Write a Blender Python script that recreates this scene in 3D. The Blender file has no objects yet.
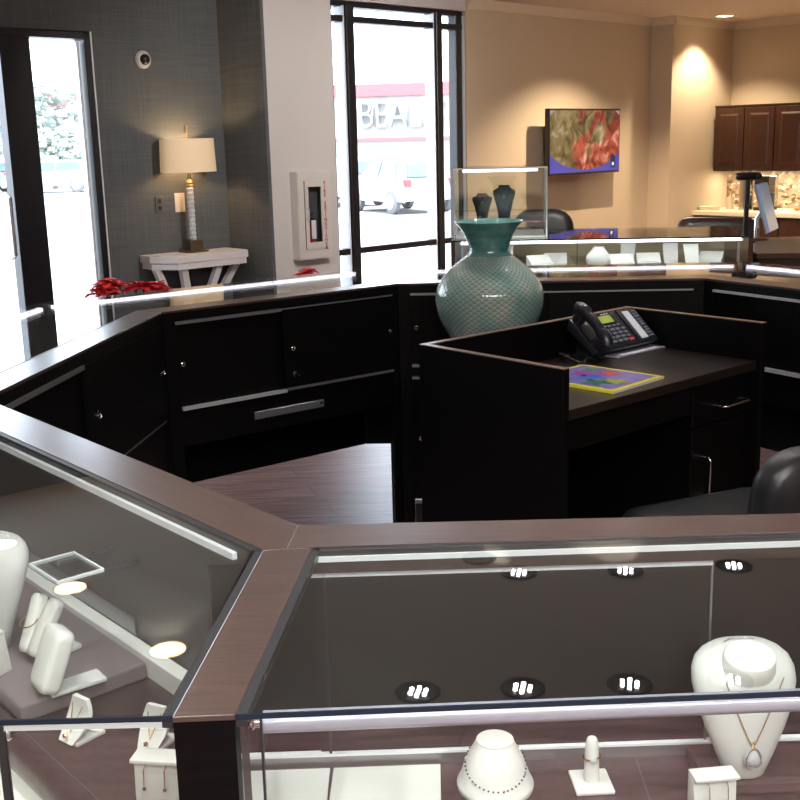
import bpy, bmesh, math, random
from mathutils import Vector, Matrix
random.seed(7)
C = bpy.context.scene.collection
PI = math.pi
def R(a): return math.radians(a)

# ------------------------------------------------------------------ materials
def nt(name):
    m = bpy.data.materials.new(name); m.use_nodes = True
    n = m.node_tree.nodes; l = m.node_tree.links
    return m, n, l, n.get('Principled BSDF')
def pm(name, col, rough=.5, metal=0., spec=.5, emit=None, es=0., coat=0., noise=None, bump=0., aniso=None, trans=0.):
    """principled material; noise=(scale, amount, stretch xyz, second colour)"""
    m, n, l, b = nt(name)
    b.inputs['Base Color'].default_value = (*col, 1)
    b.inputs['Roughness'].default_value = rough
    b.inputs['Metallic'].default_value = metal
    b.inputs['Specular IOR Level'].default_value = spec
    b.inputs['Coat Weight'].default_value = coat
    b.inputs['Transmission Weight'].default_value = trans
    if coat: b.inputs['Coat Roughness'].default_value = .25
    if emit:
        b.inputs['Emission Color'].default_value = (*emit, 1); b.inputs['Emission Strength'].default_value = es
    if noise:
        sc, st, c2 = noise
        tc = n.new('ShaderNodeTexCoord'); mp = n.new('ShaderNodeMapping'); mp.inputs['Scale'].default_value = st
        nz = n.new('ShaderNodeTexNoise'); nz.inputs['Scale'].default_value = sc; nz.inputs['Detail'].default_value = 6
        nz.inputs['Roughness'].default_value = .65
        cr = n.new('ShaderNodeValToRGB'); cr.color_ramp.elements[0].color = (*col, 1); cr.color_ramp.elements[1].color = (*c2, 1)
        cr.color_ramp.elements[0].position = .32; cr.color_ramp.elements[1].position = .68
        l.new(tc.outputs['Object'], mp.inputs[0]); l.new(mp.outputs[0], nz.inputs['Vector'])
        l.new(nz.outputs[0], cr.inputs[0]); l.new(cr.outputs[0], b.inputs['Base Color'])
        if bump:
            bp = n.new('ShaderNodeBump'); bp.inputs['Strength'].default_value = bump; bp.inputs['Distance'].default_value = .002
            l.new(nz.outputs[0], bp.inputs['Height']); l.new(bp.outputs[0], b.inputs['Normal'])
    return m
def thin_glass(name, tint=(1, 1, 1), ior=1.5, base=0., rough=0.):
    m, n, l, b = nt(name); n.remove(b)
    tr = n.new('ShaderNodeBsdfTransparent'); tr.inputs[0].default_value = (*tint, 1)
    gl = n.new('ShaderNodeBsdfGlossy'); gl.inputs['Roughness'].default_value = rough
    mx = n.new('ShaderNodeMixShader'); out = n.get('Material Output')
    lw = n.new('ShaderNodeLayerWeight'); lw.inputs['Blend'].default_value = .5   # facing: 1 - |cos|, the same on both sides of a pane
    pw = n.new('ShaderNodeMath'); pw.operation = 'POWER'; pw.inputs[1].default_value = 5.
    f0 = ((ior - 1) / (ior + 1)) ** 2 + base
    ma = n.new('ShaderNodeMath'); ma.operation = 'MULTIPLY_ADD'; ma.inputs[1].default_value = 1 - f0; ma.inputs[2].default_value = f0; ma.use_clamp = True
    l.new(lw.outputs['Facing'], pw.inputs[0]); l.new(pw.outputs[0], ma.inputs[0]); l.new(ma.outputs[0], mx.inputs[0])
    l.new(tr.outputs[0], mx.inputs[1]); l.new(gl.outputs[0], mx.inputs[2]); l.new(mx.outputs[0], out.inputs[0])
    return m
def emis(name, col, s):
    m, n, l, b = nt(name)
    b.inputs['Base Color'].default_value = (.8, .8, .8, 1)
    b.inputs['Emission Color'].default_value = (*col, 1); b.inputs['Emission Strength'].default_value = s
    return m

M = {}
M['espresso'] = pm('espresso wood', (.0012, .0011, .0012), .48, spec=.14, noise=(9, (1, 14, 14), (.0032, .0025, .0024)))
M['espresso_face'] = pm('espresso wood inside face', (.009, .008, .0075), .5, spec=.3, noise=(7, (1.2, 18, 30), (.019, .017, .0155)))
M['face_reflect'] = pm('inside face with painted reflection', (.095, .092, .088), .45, spec=.4, noise=(7, (1.2, 18, 18), (.118, .114, .109)))  # lighter copy of the espresso face, the glass reflection put into its colour
M['counter_wood'] = pm('brown counter wood', (.034, .020, .017), .30, spec=.5, noise=(8, (1.5, 26, 26), (.070, .042, .035)), coat=1.)
M['desk_wood'] = pm('dark desk wood', (.010, .0065, .0052), .3, spec=.45, noise=(8, (1.5, 26, 26), (.018, .012, .009)))
M['edge_wood'] = pm('desk edge band', (.20, .13, .085), .35, noise=(8, (2, 20, 20), (.12, .075, .05)))
M['reception_wood'] = pm('reception wood', (.085, .040, .020), .3, spec=.5, noise=(6, (2, 20, 20), (.045, .02, .011)))
M['gasket'] = pm('dark grey gasket', (.020, .021, .023), .4)
M['steel'] = pm('brushed aluminium', (.62, .63, .66), .28, 1.)
M['rail'] = pm('dull aluminium rail', (.36, .37, .38), .42, .85)
M['rail_bright'] = pm('bright silver rail', (.80, .82, .84), .3, .6)
M['rail_glow'] = pm('white rail with added glow', (.80, .84, .86), .35, emit=(.85, .93, 1.), es=.12)  # faint emission stands in for LED light falling on the rails
M['chrome'] = pm('chrome', (.86, .86, .86), .08, 1.)
M['tube'] = pm('satin light tube', (.62, .66, .80), .30, .55)
M['glass'] = thin_glass('showcase glass', (.97, .985, .975), base=.06)
M['glass_edge'] = pm('glass edge', (.008, .016, .028), .15)
M['glass_edge_light'] = pm('bright glass edge', (.42, .46, .45), .15)
M['pane'] = thin_glass('window glass', (.97, .98, 1.))
M['led'] = emis('led strip', (.90, .85, 1.), 5.)
M['led_soft'] = emis('led strip soft', (.95, .97, 1.), 8.)
M['white'] = pm('white leatherette', (.84, .86, .82), .45)
M['white_shade'] = pm('white leatherette shaded copy', (.70, .72, .70), .5)  # darker copy of the white leatherette, shading put into the colour
M['base_glow'] = pm('base board with added glow', (.80, .84, .76), .55, emit=(.95, 1., .88), es=.42)  # emission added so the board looks bright; it is no lamp
M['pad'] = pm('white pad', (.80, .84, .79), .55)
M['brown_leather'] = pm('brown leatherette', (.046, .029, .028), .40, noise=(60, (1, 1, 1), (.070, .047, .045)), bump=.12)
M['grey_riser'] = pm('grey brown riser', (.20, .165, .17), .5, noise=(40, (1, 1, 1), (.24, .20, .205)))
M['riser_side'] = pm('riser side', (.10, .085, .088), .5)
M['gold'] = pm('gold', (.85, .58, .25), .25, 1.)
M['rose_gold'] = pm('rose gold', (.80, .42, .28), .25, 1.)
M['silver'] = pm('silver jewellery', (.9, .9, .92), .15, 1.)
M['beads'] = pm('dark beads', (.015, .02, .05), .2)
M['black'] = pm('black plastic', (.012, .012, .014), .35)
M['phone_black'] = pm('phone black', (.016, .018, .024), .3, spec=.6)
M['black_velvet'] = pm('black velvet', (.006, .006, .007), .8)
M['leather_black'] = pm('black leather', (.010, .010, .011), .38, spec=.55, noise=(50, (1, 1, 1), (.014, .014, .015)), bump=.2)
M['leather_brown'] = pm('dark brown leather', (.045, .022, .020), .35, spec=.6)
M['frame_black'] = pm('black window metal', (.008, .008, .012), .35)
M['frame_white'] = pm('pale metal edge', (.75, .78, .85), .35, .2)
M['white_paint'] = pm('white painted wall', (.52, .50, .50), .7, noise=(200, (1, 1, 1), (.55, .53, .525)))
M['tan_paint'] = pm('tan painted wall', (.50, .40, .285), .75, noise=(150, (1, 1, 1), (.54, .435, .31)))
M['ceiling'] = pm('ceiling paint', (.78, .71, .60), .85, noise=(90, (1, 1, 1), (.80, .73, .62)))
M['crown'] = pm('crown paint', (.66, .56, .42), .6)
M['cab_wood'] = pm('cherry cabinet wood', (.030, .010, .005), .3, spec=.5, noise=(6, (14, 14, 1.5), (.055, .020, .009)))
M['stone_top'] = pm('cream stone', (.78, .70, .52), .3)
M['console'] = pm('white console paint', (.60, .58, .60), .5, noise=(20, (1, 12, 12), (.66, .64, .65)))
M['white_enamel'] = pm('white enamel', (.56, .54, .52), .4)
M['red'] = pm('red letters', (.36, .008, .02), .5)
M['ext_red'] = pm('extinguisher red', (.45, .015, .02), .3)
M['tag_white'] = pm('white tag', (.80, .76, .74), .6)
M['dark_box'] = pm('dark cabinet inside', (.06, .065, .075), .6)
M['pot'] = pm('dark pot', (.05, .03, .025), .6)
M['petal'] = pm('poinsettia red', (.60, .008, .016), .55, noise=(30, (1, 1, 1), (.78, .02, .035)))
M['leaf'] = pm('poinsettia leaf', (.015, .035, .012), .55)
M['brass'] = pm('aged brass', (.55, .40, .24), .3, 1.)
M['brass_dark'] = pm('bronze', (.22, .17, .12), .35, 1.)
M['plate_white'] = pm('switch plate', (.75, .66, .58), .4)
M['plate_grey'] = pm('grey outlet', (.09, .09, .10), .5)
M['key'] = pm('phone keys', (.17, .19, .24), .4)
M['lcd'] = pm('lcd', (.20, .25, .05), .25, emit=(.42, .50, .10), es=.35)
M['silver_plastic'] = pm('silver plastic', (.62, .62, .72), .25, .5)
M['card'] = pm('white card', (.72, .74, .80), .5)
M['key_red'] = pm('red key', (.6, .06, .07), .4)
M['paper'] = pm('page paper', (.78, .76, .70), .7)
M['case_back'] = pm('olive case lining', (.50, .43, .29), .6, noise=(4, (1, 30, 30), (.60, .52, .36)))
M['asphalt'] = pm('pale concrete lot', (0.310, 0.310, 0.315), .9, noise=(3, (1, 1, 1), (0.350, 0.350, 0.350)))
M['ext_wall'] = pm('pale stucco', (0.353, 0.353, 0.344), .9)
M['ext_red_band'] = pm('red parapet', (.36, .085, .095), .8)
M['ext_shop'] = pm('shop glass outside', (0.176, 0.193, 0.210), .4)
M['ext_letters'] = pm('grey channel letters', (.15, .155, .15), .6)
M['car_silver'] = pm('silver car paint', (0.260, 0.269, 0.286), .3, .2, coat=.5)
M['car_white'] = pm('white car paint', (0.315, 0.319, 0.328), .3, coat=.5)
M['car_blue'] = pm('blue car paint', (0.080, 0.120, 0.180), .3, .2, coat=.5)
M['car_glass'] = pm('car windows', (0.072, 0.117, 0.162), .15)
M['tyre'] = pm('tyre', (.12, .12, .13), .8)
M['hub'] = pm('wheel hub', (.6, .6, .62), .3, .6)
M['tail'] = pm('tail lamp', (0.375, 0.040, 0.050), .3)
M['trunk'] = pm('bark', (.25, .2, .16), .9)
M['tree_leaf'] = pm('tree leaves', (.24, .28, .25), .8, noise=(6, (1, 1, 1), (.34, .38, .35)))
M['screen_back'] = pm('monitor face', (.28, .42, .60), .2, emit=(.3, .48, .7), es=.2)
M['ceramic'] = pm('cream ceramic', (.72, .64, .48), .35)
M['steel_can'] = pm('steel canister', (.55, .5, .44), .25, 1.)
M['cookie'] = pm('brown pastry', (.30, .15, .06), .7, noise=(60, (1, 1, 1), (.45, .26, .12)))
M['led_cool'] = emis('cool led chip', (1., .95, 1.), 22.)
M['led_warm'] = emis('warm lamp', (1., .66, .36), 9.)
M['warm_centre'] = emis('warm lamp centre', (1., .85, .62), 30.)
M['baffle'] = pm('dark baffle', (.012, .010, .010), .5)
M['can_trim'] = pm('white can trim', (.55, .48, .38), .5)
M['crystal'] = pm('crystal', (.72, .78, .82), .08, .35, spec=.8)
M['purple'] = pm('purple print', (.16, .12, .50), .3)

def fabric_wall():
    m, n, l, b = nt('blue grey woven wallpaper')
    tc = n.new('ShaderNodeTexCoord')
    mp1 = n.new('ShaderNodeMapping'); mp1.inputs['Scale'].default_value = (3, 3, 90)
    mp2 = n.new('ShaderNodeMapping'); mp2.inputs['Scale'].default_value = (110, 110, 2.5)
    a = n.new('ShaderNodeTexNoise'); a.inputs['Scale'].default_value = 1; a.inputs['Detail'].default_value = 5
    c = n.new('ShaderNodeTexNoise'); c.inputs['Scale'].default_value = 1; c.inputs['Detail'].default_value = 5
    mx = n.new('ShaderNodeMath'); mx.operation = 'ADD'
    cr = n.new('ShaderNodeValToRGB')
    cr.color_ramp.elements[0].position = .75; cr.color_ramp.elements[0].color = (.066, .074, .082, 1)
    cr.color_ramp.elements[1].position = 1.28; cr.color_ramp.elements[1].color = (.098, .109, .118, 1)
    mu = n.new('ShaderNodeMath'); mu.operation = 'MULTIPLY'; mu.inputs[1].default_value = 1.
    l.new(tc.outputs['Object'], mp1.inputs[0]); l.new(tc.outputs['Object'], mp2.inputs[0])
    l.new(mp1.outputs[0], a.inputs['Vector']); l.new(mp2.outputs[0], c.inputs['Vector'])
    l.new(a.outputs[0], mx.inputs[0]); l.new(c.outputs[0], mx.inputs[1]); l.new(mx.outputs[0], mu.inputs[0])
    l.new(mu.outputs[0], cr.inputs[0]); l.new(cr.outputs[0], b.inputs['Base Color'])
    cr.color_ramp.elements[1].position = 1.
    mu.operation = 'SUBTRACT'; mu.inputs[1].default_value = .35; cr.color_ramp.elements[0].position = .4; cr.color_ramp.elements[1].position = .9
    b.inputs['Roughness'].default_value = .75
    return m
M['wallpaper'] = fabric_wall()

def floor_mat():
    m, n, l, b = nt('brown plank floor')
    tc = n.new('ShaderNodeTexCoord'); mp = n.new('ShaderNodeMapping'); mp.inputs['Rotation'].default_value = (0, 0, R(-20))
    br = n.new('ShaderNodeTexBrick'); br.inputs['Scale'].default_value = 1; br.inputs['Brick Width'].default_value = 1.2
    br.inputs['Row Height'].default_value = .15; br.inputs['Mortar Size'].default_value = .002
    br.inputs['Color1'].default_value = (.135, .072, .070, 1); br.inputs['Color2'].default_value = (.21, .125, .125, 1); br.inputs['Mortar'].default_value = (.02, .012, .01, 1)
    mp2 = n.new('ShaderNodeMapping'); mp2.inputs['Scale'].default_value = (3, 40, 1); mp2.inputs['Rotation'].default_value = (0, 0, R(-20))
    nz = n.new('ShaderNodeTexNoise'); nz.inputs['Scale'].default_value = 1.2; nz.inputs['Detail'].default_value = 6
    mx = n.new('ShaderNodeMix'); mx.data_type = 'RGBA'; mx.blend_type = 'MULTIPLY'; mx.inputs[0].default_value = .8
    cr = n.new('ShaderNodeValToRGB'); cr.color_ramp.elements[0].color = (.32, .29, .32, 1); cr.color_ramp.elements[1].color = (1.5, 1.42, 1.5, 1)
    cr.color_ramp.elements[0].position = .35; cr.color_ramp.elements[1].position = .65
    l.new(tc.outputs['Object'], mp.inputs[0]); l.new(mp.outputs[0], br.inputs['Vector'])
    l.new(tc.outputs['Object'], mp2.inputs[0]); l.new(mp2.outputs[0], nz.inputs['Vector']); l.new(nz.outputs[0], cr.inputs[0])
    l.new(br.outputs['Color'], mx.inputs[6]); l.new(cr.outputs[0], mx.inputs[7]); l.new(mx.outputs[2], b.inputs['Base Color'])
    b.inputs['Roughness'].default_value = .36
    return m
M['floor'] = floor_mat()

def mosaic():
    m, n, l, b = nt('stone mosaic')
    tc = n.new('ShaderNodeTexCoord'); mp = n.new('ShaderNodeMapping'); mp.inputs['Scale'].default_value = (30, 30, 45)
    v = n.new('ShaderNodeTexVoronoi'); v.inputs['Scale'].default_value = 1.; v.distance = 'CHEBYCHEV'
    hs = n.new('ShaderNodeSeparateColor')
    cr = n.new('ShaderNodeValToRGB'); e = cr.color_ramp.elements
    e[0].color = (.10, .055, .03, 1); e[1].color = (.72, .62, .48, 1)
    for p, c in ((.35, (.42, .30, .19, 1)), (.6, (.25, .22, .19, 1)), (.8, (.60, .48, .34, 1))): x = e.new(p); x.color = c
    l.new(tc.outputs['Object'], mp.inputs[0]); l.new(mp.outputs[0], v.inputs['Vector']); l.new(v.outputs['Color'], hs.inputs[0])
    l.new(hs.outputs[0], cr.inputs[0]); l.new(cr.outputs[0], b.inputs['Base Color']); b.inputs['Roughness'].default_value = .3
    return m
M['mosaic'] = mosaic()

def scales():
    m, n, l, b = nt('teal scaled glaze')
    uv = n.new('ShaderNodeUVMap'); sp = n.new('ShaderNodeSeparateXYZ'); l.new(uv.outputs[0], sp.inputs[0])
    def math_(op, a, bb=None, cl=False):
        x = n.new('ShaderNodeMath'); x.operation = op; x.use_clamp = cl
        for i, q in enumerate((a, bb)):
            if q is None: continue
            if isinstance(q, (int, float)): x.inputs[i].default_value = q
            else: l.new(q, x.inputs[i])
        return x.outputs[0]
    u = math_('MULTIPLY', sp.outputs[0], 44.); v = math_('MULTIPLY', sp.outputs[1], 23.)
    # overlapping half-round scales: the nearer of two offset arch fields
    fu = math_('SUBTRACT', math_('FRACT', u), .5)
    arch = math_('MULTIPLY', math_('MULTIPLY', fu, fu), 2.6)
    row = math_('FRACT', math_('ADD', v, arch))
    u2 = math_('ADD', u, .5); fu2 = math_('SUBTRACT', math_('FRACT', u2), .5)
    arch2 = math_('MULTIPLY', math_('MULTIPLY', fu2, fu2), 2.6)
    row2 = math_('FRACT', math_('ADD', math_('ADD', v, arch2), .5))
    h = math_('MINIMUM', row, row2)
    ramp = n.new('ShaderNodeValToRGB'); ramp.color_ramp.elements[0].position = .02; ramp.color_ramp.elements[1].position = .20
    l.new(h, ramp.inputs[0])
    tc = n.new('ShaderNodeTexCoord'); nz = n.new('ShaderNodeTexNoise'); nz.inputs['Scale'].default_value = 9; nz.inputs['Detail'].default_value = 5
    l.new(tc.outputs['Object'], nz.inputs['Vector'])
    cr = n.new('ShaderNodeValToRGB'); e = cr.color_ramp.elements
    e[0].position = .3; e[0].color = (.17, .34, .33, 1); e[1].position = .72; e[1].color = (.58, .57, .48, 1)
    x = e.new(.5); x.color = (.34, .48, .44, 1)
    l.new(nz.outputs[0], cr.inputs[0])
    mx = n.new('ShaderNodeMix'); mx.data_type = 'RGBA'; mx.inputs[7].default_value = (0, 0, 0, 1)
    l.new(ramp.outputs[0], mx.inputs[0]); mx.inputs[6].default_value = (.055, .13, .13, 1); l.new(cr.outputs[0], mx.inputs[7])
    l.new(mx.outputs[2], b.inputs['Base Color'])
    bp = n.new('ShaderNodeBump'); bp.inputs['Strength'].default_value = .35; bp.inputs['Distance'].default_value = .003
    l.new(h, bp.inputs['Height']); l.new(bp.outputs[0], b.inputs['Normal'])
    b.inputs['Roughness'].default_value = .10; b.inputs['Specular IOR Level'].default_value = .7
    return m
M['scales'] = scales()
M['glaze'] = pm('plain teal glaze', (.06, .21, .20), .10, spec=.7, noise=(14, (1, 1, 2), (.17, .36, .33)))

def tv_mat():
    m, n, l, b = nt('television picture')
    tc = n.new('ShaderNodeTexCoord'); sp = n.new('ShaderNodeSeparateXYZ'); l.new(tc.outputs['Object'], sp.inputs[0])
    nz = n.new('ShaderNodeTexNoise'); nz.inputs['Scale'].default_value = 7.; nz.inputs['Detail'].default_value = 4; nz.inputs['Distortion'].default_value = 1.2
    l.new(tc.outputs['Object'], nz.inputs['Vector'])
    cr = n.new('ShaderNodeValToRGB'); e = cr.color_ramp.elements
    e[0].position = .30; e[0].color = (.045, .022, .012, 1); e[1].position = .74; e[1].color = (.46, .36, .22, 1)
    for p, c in ((.45, (.15, .10, .035, 1)), (.56, (.24, .17, .07, 1))): x = e.new(p); x.color = c
    l.new(nz.outputs[0], cr.inputs[0])
    cr2 = n.new('ShaderNodeValToRGB'); e = cr2.color_ramp.elements
    e[0].position = .30; e[0].color = (.06, .012, .008, 1); e[1].position = .72; e[1].color = (.72, .42, .32, 1)
    for p, c in ((.44, (.24, .035, .018, 1)), (.56, (.46, .09, .045, 1))): x = e.new(p); x.color = c
    l.new(nz.outputs[0], cr2.inputs[0])
    vo = n.new('ShaderNodeTexVoronoi'); vo.inputs['Scale'].default_value = 7.; l.new(tc.outputs['Object'], vo.inputs['Vector'])
    vs = n.new('ShaderNodeSeparateColor'); l.new(vo.outputs['Color'], vs.inputs[0])
    ad = n.new('ShaderNodeMath'); ad.operation = 'MULTIPLY_ADD'; ad.inputs[1].default_value = 1.1; l.new(sp.outputs[0], ad.inputs[0]); l.new(vs.outputs[0], ad.inputs[2])
    gt = n.new('ShaderNodeMapRange'); gt.inputs[1].default_value = .50; gt.inputs[2].default_value = .62; l.new(ad.outputs[0], gt.inputs[0])
    fd = n.new('ShaderNodeMix'); fd.data_type = 'RGBA'; l.new(gt.outputs[0], fd.inputs[0]); l.new(cr.outputs[0], fd.inputs[6]); l.new(cr2.outputs[0], fd.inputs[7])
    # round pan: inside an ellipse the food, outside it a blue violet rim below and a pale corner above
    def math_(op, a, bb):
        x = n.new('ShaderNodeMath'); x.operation = op
        for i, q in enumerate((a, bb)):
            if isinstance(q, (int, float)): x.inputs[i].default_value = q
            else: l.new(q, x.inputs[i])
        return x.outputs[0]
    xx = math_('MULTIPLY', sp.outputs[0], 1.75); zz = math_('MULTIPLY', math_('SUBTRACT', sp.outputs[2], .055), 3.5)
    d = math_('ADD', math_('MULTIPLY', xx, xx), math_('MULTIPLY', zz, zz))
    st = math_('GREATER_THAN', d, .92)
    low = math_('LESS_THAN', sp.outputs[2], 0.02)
    out = n.new('ShaderNodeMix'); out.data_type = 'RGBA'; out.inputs[6].default_value = (.30, .27, .28, 1); out.inputs[7].default_value = (.075, .065, .36, 1)
    l.new(low, out.inputs[0])
    mx = n.new('ShaderNodeMix'); mx.data_type = 'RGBA'
    l.new(st, mx.inputs[0]); l.new(fd.outputs[2], mx.inputs[6]); l.new(out.outputs[2], mx.inputs[7])
    b.inputs['Base Color'].default_value = (.01, .01, .01, 1); b.inputs['Roughness'].default_value = .2
    l.new(mx.outputs[2], b.inputs['Emission Color']); b.inputs['Emission Strength'].default_value = .95
    return m
M['tv'] = tv_mat()

def shade_mat():
    m, n, l, b = nt('linen lampshade')
    b.inputs['Base Color'].default_value = (.70, .56, .40, 1); b.inputs['Roughness'].default_value = .9
    tc = n.new('ShaderNodeTexCoord'); nz = n.new('ShaderNodeTexNoise'); nz.inputs['Scale'].default_value = 90
    l.new(tc.outputs['Object'], nz.inputs['Vector'])
    cr = n.new('ShaderNodeValToRGB'); cr.color_ramp.elements[0].color = (.62, .40, .20, 1); cr.color_ramp.elements[1].color = (.80, .56, .33, 1)
    l.new(nz.outputs[0], cr.inputs[0]); l.new(cr.outputs[0], b.inputs['Emission Color']); b.inputs['Emission Strength'].default_value = .30
    return m
M['shade'] = shade_mat()

# ------------------------------------------------------------------ mesh helper
class MB:
    def __init__(s): s.bm = bmesh.new(); s.uv = None
    def box(s, x0, x1, y0, y1, z0, z1, bev=0., seg=2, mat=None):
        before = set(s.bm.verts)
        vs = [s.bm.verts.new((x, y, z)) for z in (z0, z1) for y in (y0, y1) for x in (x0, x1)]
        fs = [(0, 2, 3, 1), (4, 5, 7, 6), (0, 1, 5, 4), (2, 6, 7, 3), (0, 4, 6, 2), (1, 3, 7, 5)]
        faces = [s.bm.faces.new([vs[i] for i in f]) for f in fs]
        if bev:
            es = list({e for f in faces for e in f.edges})
            bmesh.ops.bevel(s.bm, geom=es, offset=bev, segments=seg, profile=.5, affect='EDGES')
        if mat is not None:
            for v in [v for v in s.bm.verts if v not in before]: v.co = mat @ v.co
        return s
    def prism(s, pts, z0, z1, bev=0., mat=None):
        before = set(s.bm.verts)
        a = sum(pts[i][0] * pts[(i + 1) % len(pts)][1] - pts[(i + 1) % len(pts)][0] * pts[i][1] for i in range(len(pts)))
        if a < 0: pts = list(pts)[::-1]
        lo = [s.bm.verts.new((x, y, z0)) for x, y in pts]; hi = [s.bm.verts.new((x, y, z1)) for x, y in pts]
        n = len(pts); fs = [s.bm.faces.new(lo[::-1]), s.bm.faces.new(hi)]
        for i in range(n): fs.append(s.bm.faces.new((lo[i], lo[(i + 1) % n], hi[(i + 1) % n], hi[i])))
        if bev:
            es = list({e for f in fs for e in f.edges})
            bmesh.ops.bevel(s.bm, geom=es, offset=bev, segments=2, profile=.5, affect='EDGES')
        if mat is not None:
            for v in [v for v in s.bm.verts if v not in before]: v.co = mat @ v.co
        return s
    def loft(s, rings, cap=True, closed=False):
        rs = [[s.bm.verts.new(p) for p in r] for r in rings]; n = len(rs[0])
        pairs = list(zip(rs, rs[1:])) + ([(rs[-1], rs[0])] if closed else [])
        for a, b in pairs:
            for i in range(n):
                s.bm.faces.new((a[i], a[(i + 1) % n], b[(i + 1) % n], b[i]))
        if cap and not closed:
            s.bm.faces.new(rs[0][::-1]); s.bm.faces.new(rs[-1])
        return s
    def lathe(s, prof, seg=32, c=(0, 0, 0), uv=False, ring=False):
        rings = [[(c[0] + r * math.cos(2 * PI * i / seg), c[1] + r * math.sin(2 * PI * i / seg), c[2] + z) for i in range(seg)] for r, z in prof]
        if not uv: return s.loft(rings, closed=ring)
        lay = s.bm.loops.layers.uv.new('UVMap')
        rs = [[s.bm.verts.new(p) for p in r] for r in rings]
        L = [0.]
        for (r0, z0), (r1, z1) in zip(prof, prof[1:]): L.append(L[-1] + math.hypot(r1 - r0, z1 - z0))
        for k in range(len(rs) - 1):
            for i in range(seg):
                j = (i + 1) % seg
                f = s.bm.faces.new((rs[k][i], rs[k][j], rs[k + 1][j], rs[k + 1][i]))
                for lp, (a, b) in zip(f.loops, ((i, k), (i + 1, k), (i + 1, k + 1), (i, k + 1))):
                    lp[lay].uv = (a / seg, L[b] / L[-1])
        s.bm.faces.new(rs[0][::-1])
        return s
    def tube(s, path, r, seg=10, closed=False):
        P = [Vector(p) for p in path]; n = len(P); rings = []
        rr = r if isinstance(r, (list, tuple)) else [r] * n
        up = Vector((0, 0, 1)); prev = None
        for i in range(n):
            if closed: t = (P[(i + 1) % n] - P[i - 1]).normalized()
            else: t = (P[min(i + 1, n - 1)] - P[max(i - 1, 0)]).normalized()
            a = prev if prev is not None else (up if abs(t.z) < .9 else Vector((1, 0, 0)))
            x = (a - t * a.dot(t)).normalized(); y = t.cross(x); prev = x
            rings.append([tuple(P[i] + (x * math.cos(2 * PI * k / seg) + y * math.sin(2 * PI * k / seg)) * rr[i]) for k in range(seg)])
        return s.loft(rings, closed=closed)
    def ico(s, c, r, sub=2, sc=(1, 1, 1), jit=0.):
        d = bmesh.ops.create_icosphere(s.bm, subdivisions=sub, radius=r)
        for v in d['verts']:
            k = 1 + random.uniform(-jit, jit)
            v.co = Vector((v.co.x * sc[0] * k + c[0], v.co.y * sc[1] * k + c[1], v.co.z * sc[2] * k + c[2]))
        return s
    def quad(s, a, b, c, d):
        s.bm.faces.new([s.bm.verts.new(p) for p in (a, b, c, d)]); return s
    def face(s, pts):
        s.bm.faces.new([s.bm.verts.new(p) for p in pts]); return s
    def xf(s, m):
        for v in s.bm.verts: v.co = m @ v.co
        return s
    def build(s, name, mat, parent=None, smooth=None, label=None):
        me = bpy.data.meshes.new(name)
        bmesh.ops.recalc_face_normals(s.bm, faces=s.bm.faces)
        s.bm.to_mesh(me); s.bm.free()
        if mat is not None: me.materials.append(M[mat] if isinstance(mat, str) else mat)
        if smooth is not None:
            me.shade_smooth(); me.set_sharp_from_angle(angle=R(smooth))
        o = bpy.data.objects.new(name, me); C.objects.link(o)
        if parent is not None: o.parent = parent
        if label: o['label'] = label
        return o

def thing(name, label, cat, loc=(0, 0, 0), rz=0., group=None, kind=None):
    o = bpy.data.objects.new(name, None); C.objects.link(o); o.empty_display_size = .05
    o.location = loc; o.rotation_euler = (0, 0, rz)
    o['label'] = label; o['category'] = cat
    if group: o['group'] = group
    if kind: o['kind'] = kind
    return o
def tag(o, label, cat, group=None):
    o['label'] = label; o['category'] = cat
    if group: o['group'] = group
    return o
def struct(o, loc=None, rz=0., label=None):
    o['kind'] = 'structure'
    if loc is not None: o.location = loc; o.rotation_euler = (0, 0, rz)
    if label: o['label'] = label
    return o
def holder(name, loc, rz, label):
    o = bpy.data.objects.new(name, None); C.objects.link(o); o.location = loc; o.rotation_euler = (0, 0, rz)
    o['kind'] = 'structure'; o['label'] = label
    return o
def text_mb(txt, size, depth, bold=0.):
    """letters as a solid mesh in the xz plane, centred, reading along +x when seen from -y"""
    cu = bpy.data.curves.new('lettering', 'FONT'); cu.body = txt; cu.size = size; cu.extrude = depth / 2; cu.offset = bold
    cu.align_x = 'CENTER'; cu.align_y = 'CENTER'
    o = bpy.data.objects.new('lettering', cu); C.objects.link(o)
    dg = bpy.context.evaluated_depsgraph_get(); me = bpy.data.meshes.new_from_object(o.evaluated_get(dg))
    m = MB(); m.bm.from_mesh(me)
    bpy.data.objects.remove(o); bpy.data.curves.remove(cu); bpy.data.meshes.remove(me)
    return m.xf(Matrix.Rotation(PI / 2, 4, 'X'))

# ------------------------------------------------------------------ room
AW = R(44); AG = R(42)
U = Vector((math.cos(AW), math.sin(AW))); V = Vector((math.sin(AW), -math.cos(AW)))
W0 = Vector((1.55, 9.4))
GC = Vector((-1.088, 7.475)); UG = Vector((math.cos(AG), math.sin(AG))); VG = Vector((math.sin(AG), -math.cos(AG)))
CZ = 2.44
PE = W0 + U * .99 + Vector((.0, .0))
PK = PE + V * .215
KC = PK + U * 1.012
GL = GC - UG * 7.2
BL = GL + V * 9.6
lenr = (KC - GL).dot(U)
BR = BL + U * lenr
KR = KC + V * ((BR - KC).dot(V))

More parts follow.
